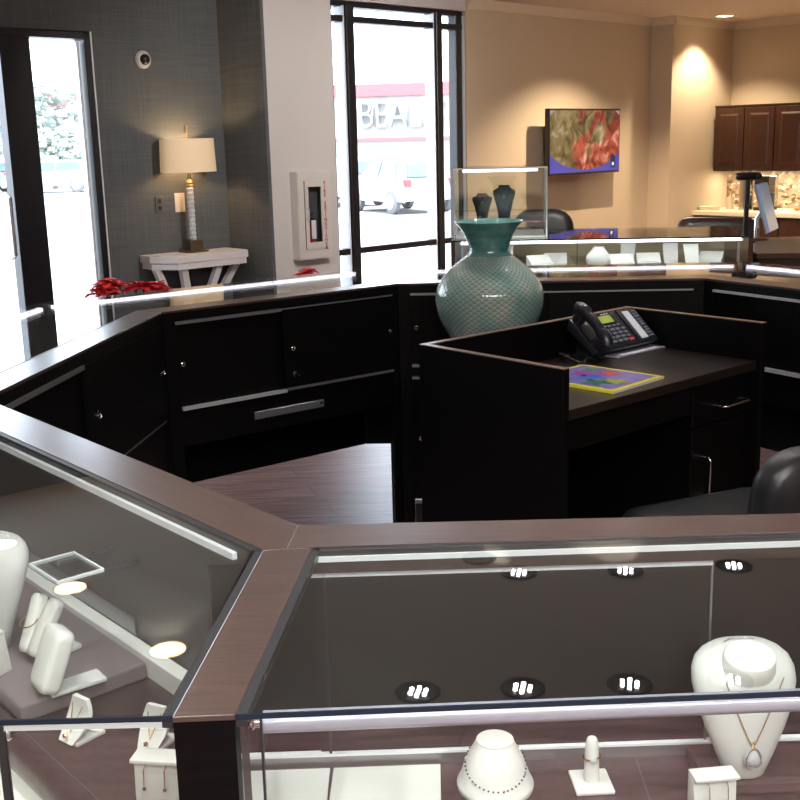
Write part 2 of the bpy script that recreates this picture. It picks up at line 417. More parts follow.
room = [GL, GC, W0 - U * 3.235, PE, PK, KC, KR, BR, BL]
struct(MB().prism([tuple(p) for p in room], -.12, 0).build('floor', 'floor'), label='brown plank floor')
big = [tuple(p) for p in (GL - UG * .3 - VG * .3, GC - VG * .7 + UG*.3, KC - V * .5 + U * .6, KR + U * .6 + V * .3, BR + U * .6 + V * .3, BL - U * .3 + V * .3)]
struct(MB().prism(big, CZ, CZ + .15).build('ceiling', 'ceiling'), label='tan ceiling')

# wall with the tall window (local x along the wall, +y outside)
def wall(name, mat, o, a, boxes, label):
    m = MB()
    for b in boxes: m.box(*b)
    return struct(m.build(name, mat), (o.x, o.y, 0), a, label)
wall('wall_window', 'white_paint', W0, AW, [(-3.235, -2.69, 0, .16, 0, CZ), (-2.69, -1.40, 0, .16, 2.36, CZ), (-2.69, -1.40, 0.002, .16, -.3, .02)], 'white wall around the tall window')
wall('wall_television', 'tan_paint', W0, AW, [(-1.40, 1.06, 0, .16, 0, CZ)], 'tan wall behind the television')
wall('wall_return', 'wallpaper', W0, AW, [(-3.26, -3.2352, -.0, .56, 0, CZ)], 'narrow blue-grey wallpapered return wall')
wall('wall_pillar', 'tan_paint', W0, AW, [(.99, .99 + 1.06, -.215, .0, 0, CZ)], 'tan wall projecting beside the kitchenette')
wall('wall_kitchen', 'tan_paint', KC, AW - PI / 2, [(-.25, (KR - KC).length, 0, .15, 0, CZ)], 'tan kitchenette wall')
wall('wall_door', 'wallpaper', GC, AG, [(-7.2, -3.1, 0, .16, 0, CZ), (-3.1, -.915, 0, .16, 2.13, CZ), (-.915, .012, 0, .16, 0, CZ)], 'blue-grey wallpapered wall beside the glass door')
wall('wall_left', 'tan_paint', GL, AW - PI / 2, [(-.2, 9.6, -.15, 0, 0, CZ)], 'tan wall on the entrance side')
wall('wall_back', 'tan_paint', BL, AW, [(0, lenr, -.15, 0, 0, CZ)], 'tan wall behind the viewer')
wall('wall_right', 'tan_paint', KR, AW - PI / 2, [(-.02, (BR - KR).dot(V) + .02 if (BR - KR).dot(V) > 0 else .02, 0, .15, 0, CZ)], 'tan wall at the far right')
# crown mouldings
def crown(name, o, a, s0, s1, y, label):
    m = MB()
    prof = [(0, 0), (-.012, 0), (-.018, .018), (-.05, .052), (-.055, .062), (0, .062)]
    m.loft([[(s, y + p, CZ - .062 + q) for p, q in prof] for s in (s0, s1)])
    struct(m.build(name, 'crown', smooth=40), (o.x, o.y, 0), a, label)
crown('trim_1', W0, AW, -1.40, .99, 0, 'crown moulding above the television')
crown('trim_2', W0, AW, .95, 2.0, -.215, 'crown moulding on the projecting wall')
crown('trim_3', KC, AW - PI / 2, 0, 5., 0, 'crown moulding above the kitchenette')
m = MB(); m.loft([[(.99 + p, y, CZ - .062 + q) for p, q in [(0, 0), (-.012, 0), (-.018, .018), (-.05, .052), (-.055, .062), (0, .062)]] for y in (-.255, .0)])
struct(m.build('trim_4', 'crown', smooth=40), (W0.x, W0.y, 0), AW, 'crown moulding on the pillar side')

# tall window
w = holder('window_1', (W0.x, W0.y, 0), AW, 'tall black framed shop window')
f = MB()
def bar(m, x0, x1, z0, z1, y0=.03, y1=.11): m.box(x0, x1, y0, y1, z0, z1, .004, 1)
bar(f, -2.69, -2.655, .02, 2.36); bar(f, -1.475, -1.402, .02, 2.36); bar(f, -2.69, -1.402, 2.325, 2.358)
bar(f, -2.69, -1.402, .02, .08)
f.build('frame', 'frame_black', w)
mm = MB(); bar(mm, -2.555, -2.487, .02, 2.34, .0, .11); mm.build('mullion', 'frame_black', w)
mm = MB(); bar(mm, -1.705, -1.645, .02, 2.34, .0, .11); mm.build('mullion', 'frame_black', w)
mm = MB(); bar(mm, -2.68, -1.42, 2.228, 2.268, .015, .1); mm.build('transom', 'frame_black', w)
mm = MB(); bar(mm, -2.68, -1.42, .71, .752, .015, .1); mm.build('rail', 'frame_black', w)
for x in (-2.565, -1.716, -1.402):
    MB().box(x - .010, x - .001, .012, .1, .02, 2.33).build('frame_edge', 'frame_white', w, label='pale edge of the frame')
MB().box(-2.67, -1.43, .062, .068, .04, 2.34).build('pane', 'pane', w)

# glass entrance door
d = holder('door_1', (GC.x, GC.y, 0), AG, 'black framed glass entrance door')
f = MB(); bar(f, -.965, -.925, 0, 2.125, -.01, .12); bar(f, -3.09, -.925, 2.085, 2.125, -.01, .12); bar(f, -3.09, -3.03, 0, 2.125, -.01, .12)
bar(f, -.925 - 2.1, -.96, 0, .05, .0, .1)
f.build('frame', 'frame_black', d)
MB().box(-.925, -.916, -.012, .12, 0, 2.128).build('frame_edge', 'frame_white', d, label='pale metal jamb edge')
mm = MB(); bar(mm, -1.475, -1.295, 0, 2.09, .0, .1); mm.build('stile', 'frame_black', d)
mm = MB(); bar(mm, -1.0, -.985, 0, 2.07, .02, .08); mm.build('stile', 'frame_white', d)
mm = MB(); bar(mm, -3.0, -1.47, 2.0, 2.09, .02, .09); mm.build('top_rail', 'frame_black', d)
MB().box(-1.3, -.995, .048, .054, .02, 2.09).build('pane', 'pane', d)
MB().box(-3.03, -1.47, .048, .054, .02, 2.03).build('pane', 'pane', d)
MB().tube([(-1.53, 0, .85), (-1.53, -.06, .87), (-1.53, -.06, 1.2), (-1.53, 0, 1.22)], .012).build('handle', 'steel', d, 40)

# ------------------------------------------------------------------ outside
g = MB().prism([(-90, -20), (90, -20), (130, 160), (-130, 160)], -.75, -.40).build('ground', 'asphalt')
struct(g, label='pale parking lot outside')
b = thing('store_building', 'pale shop building with red parapet bands across the parking lot', 'building', (-6.1, 74, -.4), R(-9))
MB().box(-17, 30, 0, 20, 0, 5.4).build('wall', 'ext_wall', b)
MB().box(-17, 30, -.25, 0, 4.75, 5.5).build('parapet_band', 'ext_red_band', b)
MB().box(-17, 30, -.25, 0, 1.98, 2.18).build('canopy_band', 'ext_red_band', b)
for x0, x1 in ((-5.5, -3.4), (.6, 3.1), (4.6, 10.3), (14, 20)):
    MB().box(x0, x1, -.05, .2, 0, 1.75).build('shop_window', 'ext_shop', b)
sg = text_mb('BEALLS', 3.0, .25); sg.xf(Matrix.Translation((6.9, -.3, 3.55)) @ Matrix.Diagonal((.62, 1, .82, 1)))
sg.build('sign_lettering', 'ext_letters', b, label='raised grey letters reading BEALLS')

def car(name, label, loc, rz, paint, L=4.4, W=1.75, Ht=1.5, suv=True):
    t = thing(name, label, 'car', loc, rz)
    h = Ht
    prof = [(-.5, .25), (-.5, .50), (-.47, .62), (-.42, .66), (-.36, .93), (-.30, .99), (.05, 1.0), (.12, .95), (.24, .66), (.44, .58), (.5, .45), (.5, .22)]
    rings = []
    for yk, k in ((-1, .96), (-.98, 1.), (-.8, 1.), (0, 1.02), (.8, 1.), (.98, 1.), (1, .96)):
        r = []
        for x, z in prof:
            tp = max(0, (z - .62) / .38)
            r.append((x * L, yk * W / 2 * (1 - .22 * tp), (z if abs(yk) < .97 else z * k) * h))
        rings.append(r)
    MB().loft(rings).build('body', paint, t, 35)
    for sgn in (-1, 1):
        y = sgn * W / 2
        q = [(-.385, .68), (-.335, .90), (-.28, .94), (-.10, .94), (-.10, .68)]
        q2 = [(-.08, .68), (-.08, .94), (.06, .94), (.11, .90), (.20, .68)]
        for qq in (q, q2):
            pts = [(x * L, y * (1 - .22 * (z - .62) / .38) + sgn * .012, z * h) for x, z in qq]
            pts2 = [(x * L, y * (1 - .22 * (z - .62) / .38) - sgn * .02, z * h) for x, z in qq]
            MB().loft([pts, pts2]).build('side_window', 'car_glass', t)
        for x in (-.31, .31):
            wm = MB(); wm.lathe([(.0, -.1), (.27, -.1), (.32, -.07), (.32, .07), (.27, .1), (0.0, .1)], 24)
            wm.xf(Matrix.Translation((x * L, y * .93, .32)) @ Matrix.Rotation(PI / 2, 4, 'X'))
            wo = wm.build('wheel', 'tyre', t, 40)
            hm = MB(); hm.lathe([(.0, -.115), (.18, -.115), (.2, -.09), (.2, .09), (.18, .115), (0, .115)], 20)
            hm.xf(Matrix.Translation((x * L, y * .93, .32)) @ Matrix.Rotation(PI / 2, 4, 'X')); hm.build('hub_cap', 'hub', wo, 40)
    rw = MB(); rw.loft([[(-.425 * L - .02, -.33 * W, .68 * h), (-.425 * L - .02, .33 * W, .68 * h), (-.372 * L - .02, .28 * W, .91 * h), (-.372 * L - .02, -.28 * W, .91 * h)],
                        [(-.40 * L, -.33 * W, .68 * h), (-.40 * L, .33 * W, .68 * h), (-.35 * L, .28 * W, .91 * h), (-.35 * L, -.28 * W, .91 * h)]])
    rw.build('rear_window', 'car_glass', t)
    for sgn in (-1, 1):
        MB().box(-.505 * L, -.45 * L, sgn * .40 * W - .10, sgn * .40 * W + .10, .50 * h, .64 * h, .02).build('tail_lamp', 'tail', t)
    MB().box(-.51 * L, -.49 * L, -.25, .25, .36 * h, .43 * h).build('number_plate', 'tag_white', t)
    return t
car('car', 'silver hatchback parked beyond the tall window, seen from behind', (.15, 31, -.4), R(118), 'car_silver', 3.4, 1.7, 1.42)
car('car', 'pale car mostly hidden behind the left mullion of the tall window', (-1.75, 35, -.4), R(120), 'car_white', 3.6, 1.7, 1.45)
car('car', 'white car parked beyond the right glass of the entrance door', (-15.6, 52, -.4), R(175), 'car_white', 4.3, 1.7, 1.45)
car('car', 'dark blue car seen through the leftmost door glass', (-20.2, 54, -.4), R(175), 'car_blue', 4.2, 1.7, 1.45)

def tree(label, loc, h, r):
    t = thing('tree', label, 'tree', loc, 0, 'trees beyond the parking lot')
    MB().tube([(0, 0, 0), (.1, 0, h * .3), (0, .1, h * .6)], [.25, .2, .12]).build('trunk', 'trunk', t, 60)
    lf = MB()
    for k in range(220):
        a = random.uniform(0, 2 * PI); rr = r * math.sqrt(random.random()); z = random.uniform(.3, 1) * h
        k2 = 1 - abs(z / h - .6) * .9
        lf.ico((rr * math.cos(a) * k2, rr * math.sin(a) * k2, z), random.uniform(.12, .30) * r * .5, 1, (1, 1, .7), .3)
    lf.build('foliage', 'tree_leaf', t)
tree('pale bushy tree seen through the right door glass', (-19.5, 64, -.4), 5.4, 3.0)
tree('pale tree seen through the leftmost door glass', (-26.0, 73, -.4), 6.2, 3.2)
tree('low hedge-like tree behind the white parked car', (-17.0, 57, -.4), 2.9, 2.0)

# ------------------------------------------------------------------ showcase ring
PT = [Vector(p) for p in ((-.142, 1.424), (-.868, 2.268), (-.74, 3.46), (.003, 4.033), (1.104, 3.97), (1.69, 3.04))]
DEP = .51
def section(name, label, a, b, k0, k1):
    e = (b - a); L = e.length; rz = math.atan2(e.y, e.x)
    t = thing(name, label, 'counter', (a.x, a.y, 0), rz, 'jewellery showcases set in a ring')
    return t, L
def half_tan(e1, e2):
    a = math.atan2(e1.x * e2.y - e1.y * e2.x, e1.dot(e2)); return math.tan(abs(a) / 2)
dirs = [(PT[i + 1] - PT[i]).normalized() for i in range(5)]
KS = [half_tan(Vector((-1, 0)), dirs[0])] + [half_tan(dirs[i], dirs[i + 1]) for i in range(4)] + [0.]
def lock(parent, x, y, z):
    m = MB(); m.lathe([(0, 0), (.0085, 0), (.0085, .004), (.0055, .0055), (.0045, .002), (0, .002)], 20)
    m.xf(Matrix.Translation((x, y, z)) @ Matrix.Rotation(PI / 2, 4, 'X')); return m.build('lock', 'chrome', parent, 40)
def quadlike(L, k0, k1, t0, t1, g=0.):
    return [(-k0 * t0 + g, t0), (L + k1 * t0 - g, t0), (L + k1 * t1 - g, t1), (-k0 * t1 + g, t1)]
def shell(t, L, k0, k1, deckmat='brown_leather', led=True):
    MB().prism(quadlike(L, k0, k1, 0, .088, .001), .942, .95, .0015).build('top_frame', 'counter_wood', t)
    MB().prism(quadlike(L, k0, k1, 0.001, .087, .001), .914, .9415).build('top_board', 'espresso', t)
    MB().prism(quadlike(L, k0, k1, .088, .096, .001), .938, .9495).build('gasket', 'gasket', t)
    MB().prism(quadlike(L, k0, k1, .096, DEP, .001), .9468, .950).build('glass_top', 'glass', t)
    MB().prism(quadlike(L, k0, k1, DEP - .006, DEP - .001, .002), .62, .9435).build('front_glass', 'glass', t)
    MB().prism(quadlike(L, k0, k1, .06, DEP - .008, .002), .60, .655).build('deck', deckmat, t)
    MB().prism(quadlike(L, k0, k1, DEP - .03, DEP - .006, .002), .215, .6195).build('front_panel', 'espresso', t)
    MB().prism(quadlike(L, k0, k1, .045, .058, .004), .60, .913).build('back_panel', 'espresso_face', t)
    MB().prism([(.001, .001), (.045, .001), (.045, .022), (.001 - k0 * .022, .022)], 0, .9135).build('post', 'espresso', t)
    MB().prism([(L - .036, .001), (L - .001, .001), (L - .001 + k1 * .022, .022), (L - .036, .022)], 0, .9135).build('post', 'espresso', t)
    if led:
        MB().prism(quadlike(L, k0, k1, DEP - .030, DEP - .018, .02), .908, .9425).build('light_rail', 'steel', t)
        MB().prism(quadlike(L, k0, k1, DEP - .048, DEP - .0305, .03), .931, .9425).build('led_strip', 'led', t)

# -- C: left section
tC, LC = section('display_counter', 'left glass-topped showcase with black sliding doors, nearest the entrance door', PT[1], PT[2], KS[1], KS[2])
shell(tC, LC, KS[1], KS[2])
dl = MB().box(.10, .55, .010, .026, .615, .905).build('sliding_door', 'espresso', tC); 
dr = MB().box(.54, 1.16, -.006, .009, .612, .912).build('sliding_door', 'espresso', tC); lock(dr, .597, -.006, .764); lock(dr, 1.148, -.006, .765)
MB().box(.06, .54, -.002, .009, .900, .9125).build('top_rail', 'rail', tC)
MB().box(.545, 1.16, -.0025, .012, .6035, .6105).build('bottom_rail', 'rail', tC)
MB().box(.05, 1.16, .005, .02, .06, .60).build('lower_panel', 'espresso', tC)
MB().box(.05, 1.16, .005, .02, .0, .055).build('toe_kick', 'black', tC)

# -- D: back left section
tD, LD = section('display_counter', 'showcase with a silver name-plate bar under its two black sliding doors', PT[2], PT[3], KS[2], KS[3])
shell(tD, LD, KS[2], KS[3])
dl = MB().box(.05, .45, .010, .026, .634, .905).build('sliding_door', 'espresso', tD); lock(dl, .064, .010, .772)
dr = MB().box(.437, .90, -.006, .009, .638, .912).build('sliding_door', 'espresso', tD); lock(dr, .473, -.006, .773); lock(dr, .890, -.006, .78)
k = MB(); k.lathe([(0, 0), (.010, 0), (.011, .004), (.008, .008), (.008, .018), (0, .02)], 18); k.xf(Matrix.Translation((.478, -.006, .682)) @ Matrix.Rotation(PI / 2, 4, 'X'))
k.build('lock_barrel', 'chrome', dr, 40)
MB().box(.042, .437, -.004, .009, .9035, .9135).build('top_rail', 'rail', tD)
MB().box(.437, .905, -.0075, -.0062, .909, .9135).build('top_rail', 'rail', tD)
MB().box(.05, .445, -.004, .009, .622, .6335).build('bottom_rail', 'rail_bright', tD)
MB().box(.445, .905, -.0065, .009, .628, .6375).build('bottom_rail', 'rail', tD)
MB().box(.045, .905, .006, .020, .50, .6215).build('apron', 'espresso', tD)
pl = MB().box(.314, .596, .001, .0058, .546, .572, .001, 1).build('name_plate_bar', 'rail', tD)
MB().lathe([(0, 0), (.005, 0), (.005, .002), (0, .002)], 14).xf(Matrix.Translation((.585, .001, .562)) @ Matrix.Rotation(PI / 2, 4, 'X')).build('key_hole', 'black', pl)

# -- E: back section
tE, LE = section('display_counter', 'rear showcase behind the teal vase, black doors in two tiers', PT[3], PT[4], KS[3], KS[4])
shell(tE, LE, KS[3], KS[4])
for x0, x1, y in ((.045, .56, .008), (.545, 1.065, -.006)):
    o = MB().box(x0, x1, y, y + .015, .655, .912).build('sliding_door', 'espresso', tE); lock(o, .064 if x0 < .5 else 1.05, y, .785)
    o = MB().box(x0, x1, y, y + .015, .125, .590).build('lower_door', 'espresso', tE); lock(o, .072 if x0 < .5 else 1.05, y, .363)
MB().box(.043, .53, -.004, .007, .9055, .9135).build('top_rail', 'rail', tE)
MB().box(.53, 1.062, -.0095, -.0062, .908, .9135).build('top_rail', 'rail', tE)
for z in (.640, .594, .112): MB().box(.045, 1.06, -.008, .007, z, z + .010).build('rail', 'rail', tE)
MB().box(.045, 1.066, .008, .02, .604, .640).build('rail_board', 'espresso', tE)
MB().box(.045, 1.066, .03, .04, .0, .11).build('toe_kick', 'black', tE)

# -- F: back right section
tF, LF = section('display_counter', 'right showcase with bright silver door rails, beyond the desk', PT[4], PT[5], KS[4], KS[5])
shell(tF, LF, KS[4], KS[5])
for x0, x1, y in ((.045, .56, .008), (.545, 1.065, -.006)):
    o = MB().box(x0, x1, y, y + .015, .668, .905).build('sliding_door', 'espresso', tF); lock(o, x0 + .02, y, .78)
MB().box(.044, 1.06, -.008, .006, .9055, .9135).build('top_rail', 'rail_bright', tF)
MB().box(.05, 1.06, -.008, .006, .655, .6675).build('bottom_rail', 'rail_bright', tF)
MB().box(.045, 1.06, .008, .02, .54, .654).build('apron', 'espresso', tF)

# -- A and B: the near corner (built from plan points, A runs along -x)
LA = 1.3
tA = thing('display_counter', 'nearest showcase with silver light tube, white bust and ring stand inside', 'counter', (PT[0].x + LA, PT[0].y, 0), PI, 'jewellery showcases set in a ring')
eB = dirs[0]; rB = math.atan2(eB.y, eB.x); LB = (PT[1] - PT[0]).length
tB = thing('display_counter', 'near-left showcase with white bracelet displays on brown leatherette', 'counter', (PT[0].x, PT[0].y, 0), rB, 'jewellery showcases set in a ring')
def inA(p):
    # the near case widens a little towards the right: its front and inner lines are not quite parallel to the inner edge
    x, y = p
    k = -.004 if y > 1.40 else (.021 + (.033 - .021) * (1.34 - y) / .426 if y < 1.345 else .018)
    y += k * (x + .15)
    return (PT[0].x + LA - x, PT[0].y - y)
def inB(p):
    d = Vector(p) - PT[0]; return (d.dot(eB), d.dot(Vector((-eB.y, eB.x))))
# plan points in world
yF = .914
P0 = (-.142, 1.424)
sRi, sRo = (-.117, 1.334), (-.156, yF)       # right edge of the wooden strip at the corner
sLi, sLo = (-.179, 1.330), (-.213, yF)       # left edge
seam = (-.150, 1.334)
A_ = lambda pts: [inA(p) for p in pts]
B_ = lambda pts: [inB(p) for p in pts]
xr = PT[0].x + LA
MB().prism(A_([P0, seam, (-.117, 1.336), (xr, 1.338), (xr, 1.424)]), .914, .95, .0012).build('top_frame', 'counter_wood', tA)
cs = MB().prism(A_([(-.1505, 1.3335), sRi, sRo, sLo, sLi]), .944, .95, .0012).build('corner_strip', 'counter_wood', tA)
MB().prism(A_([(-.157, yF), (-.212, yF), (-.206, yF + .05), (-.153, yF + .05)]), 0, .9435).build('corner_post', 'espresso', tA)
def off(p, q, d):  # strip beside segment p-q
    v = (Vector(q) - Vector(p)).normalized(); n_ = Vector((-v.y, v.x)) * d
    return [p, q, tuple(Vector(q) + n_), tuple(Vector(p) + n_)]
MB().prism(A_(off(sRi, sRo, .010)), .938, .9492).build('gasket', 'gasket', tA)
MB().prism(A_([(-.108, 1.325), (xr, 1.327), (xr, 1.338), (-.117, 1.335)]), .938, .9492).build('gasket', 'gasket', tA)
MB().prism(A_([(-.107, 1.326), (-.146, yF), (xr, yF), (xr, 1.327)]), .9468, .950).build('glass_top', 'glass', tA)
MB().prism(A_([(-.156, yF - .001), (xr, yF - .001), (xr, yF + .0008), (-.156, yF + .0008)]), .9452, .9503).build('glass_edge', 'glass_edge', tA)
MB().prism(A_([(-.132, yF + .001), (xr, yF + .001), (xr, yF + .006), (-.132, yF + .006)]), .60, .9435).build('front_glass', 'glass', tA)
MB().prism(A_([(-.1345, yF), (-.1325, yF), (-.1325, yF + .007), (-.1345, yF + .007)]), .62, .9435).build('glass_joint', 'gasket', tA)
MB().prism(A_([(-.153, yF + .001), (-.135, yF + .001), (-.135, yF + .006), (-.153, yF + .006)]), .60, .9435).build('front_glass', 'glass', tA)
MB().prism(A_([(-.250, 1.372), (xr, 1.372), (xr, yF + .052), (-.185, yF + .052)]), .59, .632).build('deck', 'brown_leather', tA)
MB().prism(A_([(-.2, yF + .008), (xr, yF + .008), (xr, yF + .03), (-.2, yF + .03)]), .12, .599).build('front_panel', 'espresso', tA)
# inner doors seen through the glass
MB().prism(A_([(.400, 1.352), (-.118, 1.352), (-.118, 1.358), (.400, 1.358)]), .652, .905).build('inner_door', 'espresso_face', tA)
MB().prism(A_([(.398, 1.360), (xr, 1.360), (xr, 1.366), (.398, 1.366)]), .652, .93).build('inner_door', 'espresso_face', tA)
MB().prism(A_([(-.258, 1.374), (xr, 1.374), (xr, 1.380), (-.258, 1.380)]), .633, .9135).build('back_panel', 'espresso_face', tA)
MB().prism(A_([(-.256, 1.366), (-.190, yF + .054), (-.187, yF + .054), (-.252, 1.366)]), .592, .9135).build('partition', 'espresso_face', tA)
MB().prism(A_([(.402, 1.346), (-.122, 1.346), (-.122, 1.3515), (.402, 1.3515)]), .9045, .9165).build('door_rail', 'rail_glow', tA)
MB().prism(A_([(.4035, 1.348), (.4005, 1.348), (.4005, 1.354), (.4035, 1.354)]), .652, .905).build('door_edge', 'rail', tA)
MB().prism(A_([(-.122, 1.322), (xr, 1.322), (xr, 1.332), (-.120, 1.332)]), .9345, .9415).build('top_track', 'rail_glow', tA)
bt_ = MB().prism(A_([(-.240, 1.346), (xr, 1.346), (xr, 1.356), (-.240, 1.356)]), .632, .648).build('bottom_track', 'rail', tA)
MB().prism(A_([(-.240, 1.345), (xr, 1.345), (xr, 1.356), (-.240, 1.356)]), .6481, .6515).build('track_lip', 'rail_glow', bt_)
MB().prism(A_([(-.1065, 1.352), (-.1030, 1.352), (-.1030, 1.346), (-.1065, 1.346)]), .652, .93).build('door_seam', 'gasket', tA)
# light tube
tb = MB().tube([inA((x, yF + .022)) + (.9295,) for x in (-.134, .1, .4, .7, xr - .01)], .0105, 20).build('light_tube', 'tube', tA, 40)
MB().tube([inA((x, yF + .022)) + (.9295,) for x in (-.148, -.146, -.144, -.142, -.140, -.134)], [.003, .007, .0075, .005, .005, .005], 14).build('end_fitting', 'chrome', tb, 40)
MB().prism([inA(p) for p in ((-.13, yF + .0255), (xr - .01, yF + .0255), (xr - .01, yF + .034), (-.13, yF + .034))], .9200, .9210).build('diffuser', 'led_soft', tb)
# pads and platform on the deck
MB().prism(A_([(-.238, 1.338), (-.106, 1.338), (-.106, .975), (-.178, .975)]), .632, .6355).build('pad', 'pad', tA, label='white display pad')
MB().prism(A_([(-.101, 1.338), (.042, 1.338), (.030, .96), (-.110, .96)]), .632, .6355).build('pad', 'pad', tA, label='white display pad')
MB().prism(A_([(.305, 1.338), (.3075, 1.338), (.2955, .93), (.293, .93)]), .632, .6327).build('deck_seam', 'riser_side', tA)
MB().prism(A_([(.372, 1.336), (xr - .02, 1.336), (xr - .02, 1.240), (.372, 1.240)]), .632, .655, .006).build('platform', 'brown_leather', tA)

# B
Q1 = (PT[1] + Vector((-.755, -.656)) * 0)
kB = KS[1]
endi = lambda t_: (LB + kB * t_ - .002, t_)
bsLi, bsLo, bQ0 = inB(sLi), inB(sLo), inB((-.375, yF))
bseam, bP0 = inB((-.1512, 1.334)), (0, 0)
MB().prism([bP0, bseam, (bsLi[0], bsLi[1]), (bsLi[0] + .02, .088), endi(.088), endi(0)], .914, .95, .0012).build('top_frame', 'counter_wood', tB)
bc = bsLi
g2 = MB()
g2.prism([(bsLi[0] + .001, bsLi[1] - .004), (bsLi[0] + .012, .098), endi(.098), endi(.088), (bsLi[0] + .02, .088)], .938, .9492)
g2.build('gasket', 'gasket', tB)
MB().prism(B_(off(sLo, sLi, .010)), .938, .9492).build('gasket', 'gasket', tB)
lineo = Vector(bsLo); 
MB().prism([(bsLi[0] + .012, .098), (bsLo[0] + .008, bsLo[1] + .001), bQ0, endi(DEP), endi(.098)], .9468, .950).build('glass_top', 'glass', tB)
MB().prism(B_([(-.213, yF - .001), (-.375, yF - .001), (-.375, yF + .0008), (-.213, yF + .0008)]), .9452, .9503).build('glass_edge', 'glass_edge', tB)
MB().prism(B_([(-.213, yF + .001), (-.368, yF + .001), (-.368, yF + .004), (-.213, yF + .004)]), .9385, .9435).build('glass_channel', 'glass_edge_light', tB)
MB().prism(B_([(-.213, yF + .001), (-.366, yF + .001), (-.366, yF + .006), (-.213, yF + .006)]), .56, .9345).build('front_glass', 'glass', tB)
MB().prism([(bQ0[0] + .004, DEP - .006), (bQ0[0] + .004, DEP - .001), endi(DEP - .001), endi(DEP - .006)], .56, .9435).build('front_glass', 'glass', tB)
MB().prism(B_([(-.3735, yF), (-.3665, yF), (-.3665, yF + .006), (-.3735, yF + .006)]), .56, .9435).build('glass_joint', 'gasket', tB)
bj = Vector(inB((-.369, yF + .012)))
MB().ico((bj.x, bj.y, .932), .009, 2).build('glass_clip', 'steel', tB, 60)
MB().prism([(.19, .07), (-.245, .327), (bQ0[0] + .012, DEP - .01), endi(DEP - .01), endi(.07)], .54, .580).build('lower_base', 'base_glow', tB, label='white base board under the deck')
MB().prism([(bsLo[0] + .03, bsLo[1] + .026), (bQ0[0] + .01, DEP - .004), endi(DEP - .005), endi(DEP - .03), (bQ0[0] + .02, DEP - .03)], .12, .539).build('front_panel', 'espresso', tB)
# leatherette deck: its padded edge stops short of the customer glass
dk = MB(); 
prof = [(.318, .598), (.329, .608), (.334, .624), (.331, .640), (.322, .651), (.310, .6558), (.06, .6558), (.06, .598)]
def bx(t_, s0): return s0
start = lambda t_: .029 - .374 * (t_ - .137) / .225
dk.loft([[(start(t_), t_, z) for t_, z in prof], [(LB + kB * t_ - .003, t_, z) for t_, z in prof]])
dk.build('deck', 'brown_leather', tB, 50)
MB().tube([(start(.306), .306, .6562), (LB, .306, .6562)], .0012, 6).build('deck_stitching', 'riser_side', tB)
MB().box(.276, 1.08, .100, .300, .6562, .684, .004).build('riser', 'grey_riser', tB, label='grey-brown raised platform')
MB().prism([(.135, .074), (.115, .098), endi(.098), endi(.074)], .656, .690, .001).build('back_rail', 'white', tB, label='white rail at the foot of the back wall')
MB().prism([(.012, .064), (.012, .070), endi(.070), endi(.064)], .656, .9135).build('back_panel', 'face_reflect', tB)
MB().prism([(.36, .0705), (.36, .0735), endi(.0735), endi(.0705)], .692, .72).build('inner_rail', 'rail', tB)
MB().prism([(.0, .0985), (.0, .1055), endi(.1055), endi(.0985)], .928, .9375).build('top_track', 'rail_glow', tB)
MB().prism([(0.01, .02), (.01, .04), endi(.04), endi(.02)], 0, .9135).build('inner_panel', 'espresso', tB)
MB().box(inA((xr, 0))[0] + .005, LA - .02, .02, .04, 0, .9135).build('inner_panel', 'espresso', tA)

# ------------------------------------------------------------------ desk inside the ring
DO = (.398, 2.632, 0); DA = R(41); DW = .93
t = thing('desk', 'black work desk with raised surround panels inside the showcase ring', 'desk', DO, DA)
MB().box(0, .022, 0, .522, 0, .9035, .001, 1).build('side_panel', 'espresso', t)
MB().box(DW - .022, DW, 0.01, .522, 0, .9035, .001, 1).build('side_panel', 'espresso', t)
MB().box(.0225, DW - .0225, .50, .522, .05, .9035, .001, 1).build('back_panel', 'espresso', t)
ec = MB(); ec.box(.0005, .0215, .0005, .5215, .9036, .9055); ec.build('edge_band', 'edge_wood', t)
ec = MB(); ec.box(DW - .0215, DW - .0005, .0105, .5215, .9036, .9055); ec.build('edge_band', 'edge_wood', t)
ec = MB(); ec.box(.022, DW - .022, .5005, .5215, .9036, .9055); ec.build('edge_band', 'edge_wood', t)
MB().box(.0225, DW - .0225, .024, .4995, .762, .79, .002, 1).build('worktop', 'desk_wood', t)
MB().box(.023, .608, .045, .06, .675, .7615).build('apron', 'espresso', t)
MB().box(.61, DW - .023, .060, .495, .03, .761).build('pedestal', 'espresso', t)
d1 = MB().box(.613, DW - .026, .043, .0595, .632, .758, .002, 1).build('drawer', 'espresso', t)
d2 = MB().box(.613, DW - .026, .043, .0595, .05, .627, .002, 1).build('cupboard_door', 'espresso', t)
def pull(p, a, b, parent):
    a = Vector(a); b = Vector(b); o = Vector((0, -.030, 0)); e = (b - a).normalized() * .012
    MB().tube([a, a + o * .8, a + o + e * .5, a + o + e, b + o - e, b + o - e * .5, b + o * .8, b], .0042, 10).build('handle', 'chrome', parent, 50, 'chrome bar handle')
pull(0, (.735, .043, .680), (.865, .043, .680), d1)
pull(0, (.665, .043, .540), (.665, .043, .425), d2)

